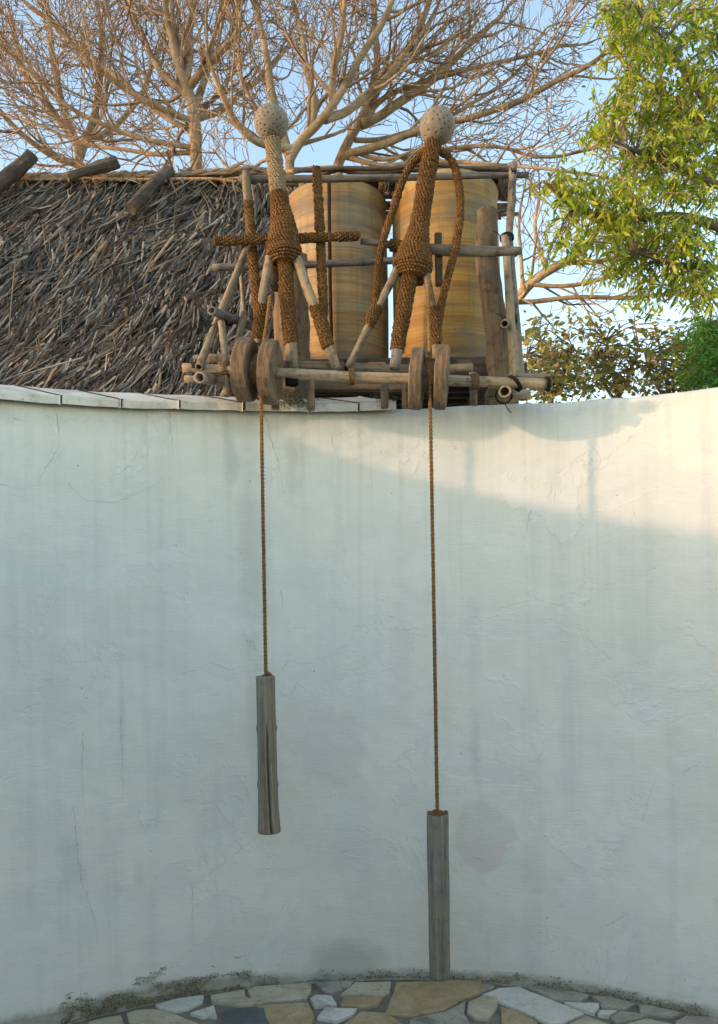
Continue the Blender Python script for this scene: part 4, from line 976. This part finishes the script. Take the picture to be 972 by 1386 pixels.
wrapped(f2, 'neck', PR([(588, 192), (582, 212), (577.5, 240), (572.5, 275)]), W_([11, 12, 12, 12]), M_COIR)
wrapped(f2, 'torso', PR([(572.5, 273), (568.5, 300), (565, 322), (561, 342), (559, 360), (557, 374)]), W_([12, 12.5, 16, 23, 27, 18]), M_COIR, .0056, .0100)
arm_l = smooth_path(PR([(578, 203), (556, 222), (543, 248), (532, 285), (523, 310), (516, 335), (511, 370), (508, 425)]), 2)
arm_r = smooth_path(PR([(597, 205), (611, 214), (620, 238), (624, 275), (622, 305), (617, 335), (609, 365), (597, 410), (591, 462)]), 2)
wrapped(f2, 'curved_arm', arm_l, [px(4.8, YF)] * len(arm_l), M_COIR, .0042, .0080, .0115)
wrapped(f2, 'curved_arm', arm_r, [px(5.2, YF)] * len(arm_r), M_COIR, .0042, .0080, .0115)
lg = pole(f2, 'leg', PR([(540, 360), (524, 392), (510, 418), (488, 465), (471, 497)]), W_([5.5, 5.5, 5.6, 5.4, 5]), M_BAMBOO, 12, .3, 0, .03)
wrapped(lg, 'leg_binding', PR([(512, 414), (505, 428), (498, 442)]), W_([8, 8.5, 7.5]), M_COIR)
lg = wrapped(f2, 'leg', PR([(555, 366, .01), (546, 420, .01), (537.5, 474, .01)]), W_([12, 11, 9.6]), M_COIR)
pole(lg, 'shin', PR([(538.5, 466, .01), (534, 500, .01)]), W_([8, 7.5]), M_GREYPOLE, 14, .3, 0, .03)
lg = pole(f2, 'leg', PR([(576, 365), (582, 400), (588, 440), (590, 486)]), W_([5.5, 5.5, 5.5, 5]), M_BAMBOO, 12, .3, 0, .03)
wrapped(lg, 'leg_binding', PR([(585, 415), (588, 435), (590, 466)]), W_([7.5, 9, 8]), M_COIR)
ca = pole(f2, 'cross_arm', PR([(488, 326.5, .03), (530, 332, .03), (600, 339, .04), (660, 341, .05), (705, 340, .06)]), W_([4.2, 5, 7.5, 7, 5.4]), M_POLE, 12, .3, .02, .06)
wrapped(ca, 'arm_binding', PR([(528, 332, .03), (552, 335, .03)]), W_([8, 8]), M_COIR)
beam(f2, 'peg', P(593, 316, YF + .07), P(594.5, 387, YF + .07), px(10, YF), px(10, YF), M_DPEG)
beam(f2, 'peg', P(567, 372, YF + .03), P(569, 386, YF + .03), px(10, YF), px(10, YF), M_DPEG)
beam(f1, 'peg', P(372, 358, YF + .04), P(373, 394, YF + .04), px(9, YF), px(9, YF), M_DPEG)

# ------------------------------------------------------------------ bare trees
def path_dir(pts, i):
    return (pts[min(i + 1, len(pts) - 1)] - pts[max(i - 1, 0)]).normalized()
def twig_grow(mbs, p, d, L, r, lvl, rg, up, drift):
    n = max(3, min(8, int(L / .14))); pts = [p.copy()]; rads = [r]; dd = d.copy()
    for i in range(n):
        dd = (dd + Vector((rg.gauss(0, 1), rg.gauss(0, 1), rg.gauss(0, 1))) * .16 + Vector((0, 0, up)) + drift * .05).normalized()
        p = p + dd * L / n; pts.append(p.copy()); rads.append(max(.0038, r * (1 - .58 * (i + 1) / n)))
    mbs[min(lvl, 3)].tube(pts, rads, 6 if r > .03 else (4 if r > .011 else 3), False)
    if lvl >= 4: return
    nc = {1: 5, 2: 4.4, 3: 3.5}.get(lvl, 5); nc = max(1, int(nc * min(1.5, L / {1: 1.4, 2: .8, 3: .42}.get(lvl, 1)) + rg.random()))
    for c in range(nc):
        t = .22 + .78 * (c + rg.random()) / nc; i = min(n - 1, int(t * n)); q = pts[i].lerp(pts[i + 1], min(1, t * n - i)); b = path_dir(pts, i)
        ax_ = Vector((rg.gauss(0, 1), rg.gauss(0, 1), rg.gauss(0, 1))).cross(b)
        if ax_.length < .01: continue
        nd = Quaternion(ax_.normalized(), rg.uniform(.45, 1.05)) @ b
        rr_ = rads[i] * rg.uniform(.4, .68); LL = L * rg.uniform(.38, .68)
        if rr_ < .0050: rr_ = .0050
        twig_grow(mbs, q, nd, LL, rr_, lvl + 1, rg, up, drift)
def bare_tree(label, base, limbs, seed, Lk=1.0, up=.10, kids=9, drift=Vector((0, 0, 0))):
    rg = random.Random(seed); t = thing('bare_tree', base, label, 'tree', 'leafless trees behind the hut and tanks'); mbs = [MB(), MB(), MB(), MB()]
    for k, (pp, Ys, r0, r1, kn) in enumerate(limbs):
        pts = [P(x, y, Ys[0] + (Ys[1] - Ys[0]) * i / (len(pp) - 1)) for i, (x, y) in enumerate(pp)] if not isinstance(pp[0], Vector) else pp
        pts = smooth_path(pts, 2); n = len(pts); pts = [q + noise.noise_vector(q * 1.7) * .05 for q in pts]
        rads = [r0 + (r1 - r0) * i / (n - 1) for i in range(n)]; rads = [r * (1 + .10 * noise.noise(q * 4)) for r, q in zip(rads, pts)]
        mbs[0].tube(pts, rads, 9)
        Lt = sum((pts[i + 1] - pts[i]).length for i in range(n - 1))
        kn = max(3, int(kn * .6))
        for c in range(kn):
            f = .12 + .88 * (c + rg.random()) / kn; i = min(n - 2, int(f * (n - 1))); q = pts[i]; b = path_dir(pts, i)
            ax_ = Vector((rg.gauss(0, 1), rg.gauss(0, 1), rg.gauss(0, 1))).cross(b).normalized(); nd = Quaternion(ax_, rg.uniform(.4, 1.0)) @ b
            twig_grow(mbs, q, nd, Lk * rg.uniform(.7, 1.5) * (1 - .35 * f), max(.012, rads[i] * rg.uniform(.35, .6)), 2 if rg.random() < .6 else 1, rg, up, drift)
        twig_grow(mbs, pts[-1], path_dir(pts, n - 1), Lk * 1.1, r1, 1, rg, up, drift)
    M = Matrix.Translation(base)
    for m_, nm, mt in ((mbs[0], 'limbs', M_BARE), (mbs[1], 'branches', M_BARE), (mbs[2], 'twigs', M_TWIG), (mbs[3], 'fine_twigs', M_TWIG)):
        if not m_.v: continue
        m_.v = [(x - base.x, y - base.y, z - base.z) for x, y, z in m_.v]; o = link(nm, m_.mesh(nm, mt), t, M)
        if nm != 'limbs': o['kind'] = 'stuff'
    return t
def gbase(x, y, Y): p = P(x, y, Y); return Vector((p.x, Y, -.05))
Yb = 9.0
bt = gbase(272, 240, Yb)
bare_tree('leafless tree with a thick forked trunk above the thatch ridge', bt, [
    ([bt, bt + Vector((0, 0, 2.2)), P(272, 300, Yb), P(268, 215, Yb), P(259, 135, Yb), P(250, 108, Yb)], None, .085, .058, 8),
    ([(252, 120), (240, 70), (233, 30), (230, -40)], (9, 9.2), .044, .024, 12), ([(258, 118), (285, 85), (318, 52), (328, 20), (320, -40)], (9, 8.5), .048, .026, 13),
    ([(255, 105), (258, 50), (266, -30)], (9, 9.6), .045, .024, 11), ([(262, 165), (225, 150), (180, 128), (130, 90), (80, 40), (20, -10)], (9, 8.3), .042, .017, 22),
    ([(262, 180), (205, 150), (150, 100), (105, 60), (60, 20)], (9, 10), .034, .016, 20), ([(266, 200), (180, 190), (120, 160), (60, 120), (0, 60)], (9, 8.6), .032, .015, 20),
    ([(268, 205), (210, 210), (150, 200), (70, 180), (0, 150)], (9, 9.8), .028, .014, 20), ([(264, 160), (300, 150), (345, 110), (390, 60)], (9, 10), .05, .02, 14),
    ([(262, 150), (275, 110), (290, 60), (300, 0)], (9, 9.8), .05, .02, 12), ([(255, 130), (215, 100), (190, 50), (170, -20)], (9, 9.6), .05, .02, 14)], 21, 1.15)
bl = gbase(120, 260, 10.5)
bare_tree('leafless tree with many thin leaning stems beyond the thickest ridge log', bl, [
    ([bl, bl + Vector((-.2, 0, 2.5)), P(112, 225, 10.5), P(85, 150, 10.4), P(70, 80, 10.3), P(60, 0, 10.2)], None, .08, .028, 18), ([(105, 210), (130, 150), (140, 80), (130, 0)], (10.5, 10.8), .06, .025, 14),
    ([(95, 180), (50, 130), (10, 60), (-30, 0)], (10.5, 10.2), .06, .022, 16), ([(112, 225), (60, 205), (10, 160), (-40, 120)], (10.5, 9.9), .05, .02, 14), ([(100, 200), (165, 165), (210, 100), (225, 20)], (10.5, 11), .05, .02, 14)], 44, 1.2)
bm_ = gbase(395, 230, 8.2)
bare_tree('leafless tree with several bent pale stems rising behind the strapped tank', bm_, [
    ([bm_, bm_ + Vector((.1, 0, 2.4)), P(388, 235, 8.2), P(405, 195, 8.2), P(432, 172, 8.1), P(462, 130, 8.0), P(492, 75, 8.0), P(525, 20, 8), P(545, -30, 8)], None, .062, .026, 20),
    ([(395, 215), (385, 190), (372, 140), (362, 90), (350, 20), (345, -30)], (8.2, 8.6), .06, .022, 16), ([(420, 180), (425, 130), (415, 70), (400, 10)], (8.2, 8.7), .05, .02, 14),
    ([(440, 165), (478, 148), (520, 110), (560, 60), (590, 10)], (8.1, 8.6), .05, .02, 16), ([(452, 150), (450, 100), (462, 50), (470, -10)], (8.1, 7.6), .045, .02, 14), ([(400, 205), (345, 190), (310, 150), (290, 100)], (8.2, 7.7), .045, .02, 14)], 63, 1.0)
br_ = gbase(470, 230, 8.8)
bare_tree('leafless tree with stout stems and long boughs sweeping over the tank without a strap', br_, [
    ([br_, br_ + Vector((0, 0, 2.3)), P(452, 240, 8.8), P(468, 200, 8.8), P(488, 160, 8.8), P(505, 120, 8.8), P(512, 60, 8.9), P(505, -20, 9)], None, .07, .03, 16),
    ([(462, 215), (500, 200), (545, 185), (600, 168), (650, 160), (700, 140), (745, 115), (800, 88), (852, 45)], (8.8, 8.0), .046, .018, 26), ([(488, 165), (530, 150), (580, 110), (630, 70), (680, 20)], (8.8, 9), .06, .022, 20),
    ([(495, 150), (540, 120), (600, 100), (680, 85), (760, 60)], (8.8, 9.4), .035, .016, 22), ([(470, 205), (520, 215), (590, 205), (660, 200), (740, 215), (800, 200)], (8.8, 8.4), .028, .013, 22),
    ([(500, 130), (540, 80), (570, 30), (590, -30)], (8.8, 8.4), .055, .02, 15), ([(480, 190), (560, 180), (640, 140), (700, 100), (730, 60)], (8.8, 9.6), .03, .014, 20), ([(470, 215), (540, 225), (620, 222), (700, 226), (790, 235)], (8.8, 8.0), .03, .012, 16)], 85, .95, .08, 9, Vector((.5, 0, 0)))
b4 = gbase(640, 420, 8.4)
bare_tree('leafless tree with low horizontal boughs just above the russet shrubs', b4, [
    ([b4, b4 + Vector((.2, 0, 2.4)), P(665, 440, 8.4), P(700, 410, 8.3), P(725, 380, 8.2), P(768, 357, 8.1), P(788, 338, 8), P(808, 308, 8)], None, .078, .026, 14),
    ([(700, 410), (760, 406), (820, 405), (880, 402), (960, 398), (1010, 380)], (8.3, 8.0), .028, .012, 18), ([(722, 385), (760, 390), (800, 385), (860, 360), (920, 345)], (8.2, 8), .026, .012, 16),
    ([(745, 370), (730, 340), (725, 300), (735, 260)], (8.2, 8.6), .03, .012, 10), ([(770, 356), (820, 350), (880, 325), (940, 305)], (8.1, 8.4), .03, .012, 10), ([(710, 395), (705, 350), (700, 300), (712, 250)], (8.3, 8.7), .025, .01, 8)], 97, .55, .09)

# ------------------------------------------------------------------ leafy trees and shrubs
def leaf_data(L, w, fold=.2, droop=.25):
    v = []
    for t, ww in ((0, .0), (.3, .85), (.6, 1.0), (1.0, 0.0)):
        y = L * t; z = -droop * L * t * t
        if ww == 0: v.append((0, y, z))
        else: v += [(-w * ww / 2, y, z + fold * w * ww * .5), (0, y, z), (w * ww / 2, y, z + fold * w * ww * .5)]
    return v, [(0, 2, 1), (0, 3, 2), (1, 2, 5, 4), (2, 3, 6, 5), (4, 5, 7), (5, 6, 7)]
def leafy(name, label, cat, base, limbs, blobs, matL, matO, L0, w0, bark, seed, group=None, per=13, hang=.75, objs=300, spread=.22):
    rg = random.Random(seed); t = thing(name, base, label, cat, group); M = Matrix.Translation(base); mbl = MB(); allp = []
    for pp, Ys, r0, r1 in limbs:
        pts = [P(x, y, Ys[0] + (Ys[1] - Ys[0]) * i / (len(pp) - 1)) for i, (x, y) in enumerate(pp)] if not isinstance(pp[0], Vector) else pp
        pts = smooth_path(pts, 2); n = len(pts); mbl.tube([q - base for q in pts], [r0 + (r1 - r0) * i / (n - 1) for i in range(n)], 7); allp += pts[n // 4:]
    link('trunk', mbl.mesh('trunk', bark), t, M)
    LV = []; mbt = MB()
    for cx_, cy_, rx, ry, n, Y0, Y1 in blobs:
        for _ in range(n):
            a = rg.uniform(0, 6.283); q = math.sqrt(rg.random()); Y = rg.uniform(Y0, Y1); c = P(cx_ + rx * q * math.cos(a), cy_ + ry * q * math.sin(a), Y)
            near = min(allp, key=lambda p_: (p_ - c).length_squared) if allp else c
            d0 = (c - near); dl = d0.length; st = near if dl < .9 else c - d0.normalized() * .5
            d = (d0.normalized() if dl > .01 else Vector((0, 0, 1))); e = c + (d * .6 + Vector((rg.gauss(0, .4), rg.gauss(0, .4), -.35))) * spread
            mid_ = st.lerp(c, .6) + Vector((rg.gauss(0, .03), rg.gauss(0, .03), rg.gauss(.02, .03)))
            tp = [st, mid_, c, e]; mbt.tube([p_ - base for p_ in tp], [.007, .0055, .004, .0022], 3, False)
            for k in range(per):
                f = rg.random(); p_ = c.lerp(e, f) + Vector((rg.gauss(0, .035), rg.gauss(0, .035), rg.gauss(0, .03))) * (spread / .22)
                if rg.random() < .25: p_ = mid_.lerp(c, rg.random()) + Vector((rg.gauss(0, .03), rg.gauss(0, .03), rg.gauss(0, .03)))
                az = rg.uniform(0, 6.283); dz = -hang + rg.gauss(0, .35); dv = Vector((math.cos(az), math.sin(az), dz)).normalized()
                q_ = dv.to_track_quat('Y', 'Z') @ Quaternion((0, 1, 0), rg.gauss(0, .9)); s = rg.uniform(.5, 1.3)
                LV.append((p_, q_, s))
    link('twigs', mbt.mesh('twigs', bark), t, M)['kind'] = 'stuff'
    v, f = leaf_data(L0, w0); vv = [Vector(a) for a in v]; mbL = MB(); mbL.v, mbL.f = list(v), list(f); meL = mbL.mesh('leaf', matO, False)
    def vis_(p_):
        a, c_ = p_.x / p_.y, (p_.z - EYE) / p_.y; return abs(a) < .45 and .2 < c_ < .76
    order = sorted(range(len(LV)), key=lambda i: (not vis_(LV[i][0]), LV[i][0].y)); pick = set(order[:objs]); mbc = MB()
    for i, (p_, q_, s) in enumerate(LV):
        if i in pick: link('leaf', meL, t, Matrix.Translation(p_) @ q_.to_matrix().to_4x4() @ Matrix.Scale(s, 4))
        else: mbc.add([(q_ @ (a * s)) + p_ - base for a in vv], f)
    if mbc.v: link('crown', mbc.mesh('crown', matL, False), t, M)['kind'] = 'stuff'
    return t
gb = Vector((3.9, 6.6, -.05))
leafy('leafy_tree', 'tall tree with drooping yellow-green leaves beside the bare boughs', 'tree', gb,
      [([gb, gb + Vector((-.1, 0, 1.6)), gb + Vector((-.3, -.1, 3)), P(1050, 230, 6.4), P(1020, 130, 6.3), P(990, 20, 6.3), P(960, -60, 6.3)], None, .11, .03), ([(1020, 330), (960, 300), (900, 290), (840, 300), (780, 285), (735, 245)], (6.5, 6.1), .05, .010),
       ([(1000, 260), (940, 240), (880, 210), (830, 195)], (6.4, 6.0), .04, .01), ([(980, 190), (920, 140), (870, 110), (830, 70)], (6.4, 6.4), .04, .01), ([(1040, 360), (960, 365), (900, 355), (860, 340)], (6.6, 6.0), .035, .01), ([(965, 150), (900, 60), (860, 10)], (6.4, 6.1), .035, .012)],
      [(905, 30, 85, 45, 70, 5.8, 7.0), (850, 25, 35, 40, 20, 5.8, 6.8), (895, 110, 75, 45, 62, 5.8, 7.0), (945, 190, 45, 70, 60, 5.8, 7.0), (860, 175, 52, 38, 38, 5.8, 6.8), (815, 165, 18, 26, 8, 6, 6.6), (900, 245, 70, 45, 50, 5.8, 6.8),
       (800, 262, 55, 28, 32, 5.9, 6.5), (745, 248, 25, 16, 9, 5.9, 6.3), (765, 315, 30, 16, 10, 5.9, 6.3), (830, 310, 50, 26, 26, 5.8, 6.5), (885, 320, 55, 28, 36, 5.8, 6.6), (940, 330, 40, 45, 30, 5.8, 6.8), (880, 372, 45, 22, 20, 5.9, 6.5), (940, 385, 35, 20, 16, 5.9, 6.6), (835, 352, 25, 18, 8, 5.9, 6.4), (990, 100, 30, 120, 40, 5.8, 7)],
      M_LEAF, M_LEAFO, .080, .020, M_GBARK, 101, None, 21)
for k, (bx_, by_, lab, seed, bl_) in enumerate(((745, 520, 'sparse russet-green shrub next to the end of the bamboo frame', 7, [(735, 495, 38, 36, 62, 6.2, 7.2), (730, 450, 24, 22, 14, 6.2, 7.2), (770, 500, 30, 30, 36, 6.2, 7.2)]),
                                                (835, 520, 'open russet-green shrub standing between two similar shrubs over the plain wall top', 8, [(830, 500, 42, 28, 58, 6.5, 7.4), (815, 465, 30, 24, 18, 6.5, 7.4), (795, 440, 30, 18, 7, 6.5, 7.2), (858, 450, 24, 26, 8, 6.5, 7.2)]),
                                                (905, 520, 'russet-green shrub against the bright feathery bush', 9, [(905, 500, 40, 28, 52, 6.4, 7.4), (895, 460, 34, 24, 20, 6.4, 7.4), (935, 480, 22, 40, 20, 6.4, 7.4)]))):
    b_ = gbase(bx_, by_, 6.8)
    leafy('shrub', lab, 'shrub', b_, [([b_, b_ + Vector((0, 0, 1.5)), P(bx_ + 3, 540, 6.8), P(bx_ - 6, 500, 6.8), P(bx_ - 14, 460, 6.8)], None, .04, .008), ([(bx_, 545), (bx_ + 18, 505), (bx_ + 30, 470)], (6.8, 6.6), .018, .006), ([(bx_, 545), (bx_ - 22, 515), (bx_ - 32, 480)], (6.8, 7), .018, .006)],
          bl_, M_SLEAF, M_SLEAFO, .062, .030, M_GBARK, seed, 'shrubs behind the plain wall top', 10, .3, 90, .26)
b_ = gbase(985, 520, 6.2)
leafy('feathery_bush', 'dense bright green feathery bush at the end of the shrubs', 'bush', b_, [([b_, b_ + Vector((0, 0, 1.6)), P(985, 540, 6.2), P(982, 480, 6.2), P(975, 440, 6.2)], None, .05, .01)],
      [(972, 455, 36, 22, 90, 5.9, 6.5), (972, 500, 32, 35, 150, 5.9, 6.5)], M_CLEAF, M_CLEAFO, .06, .010, M_GBARK, 33, None, 34, .35, 300, .22)
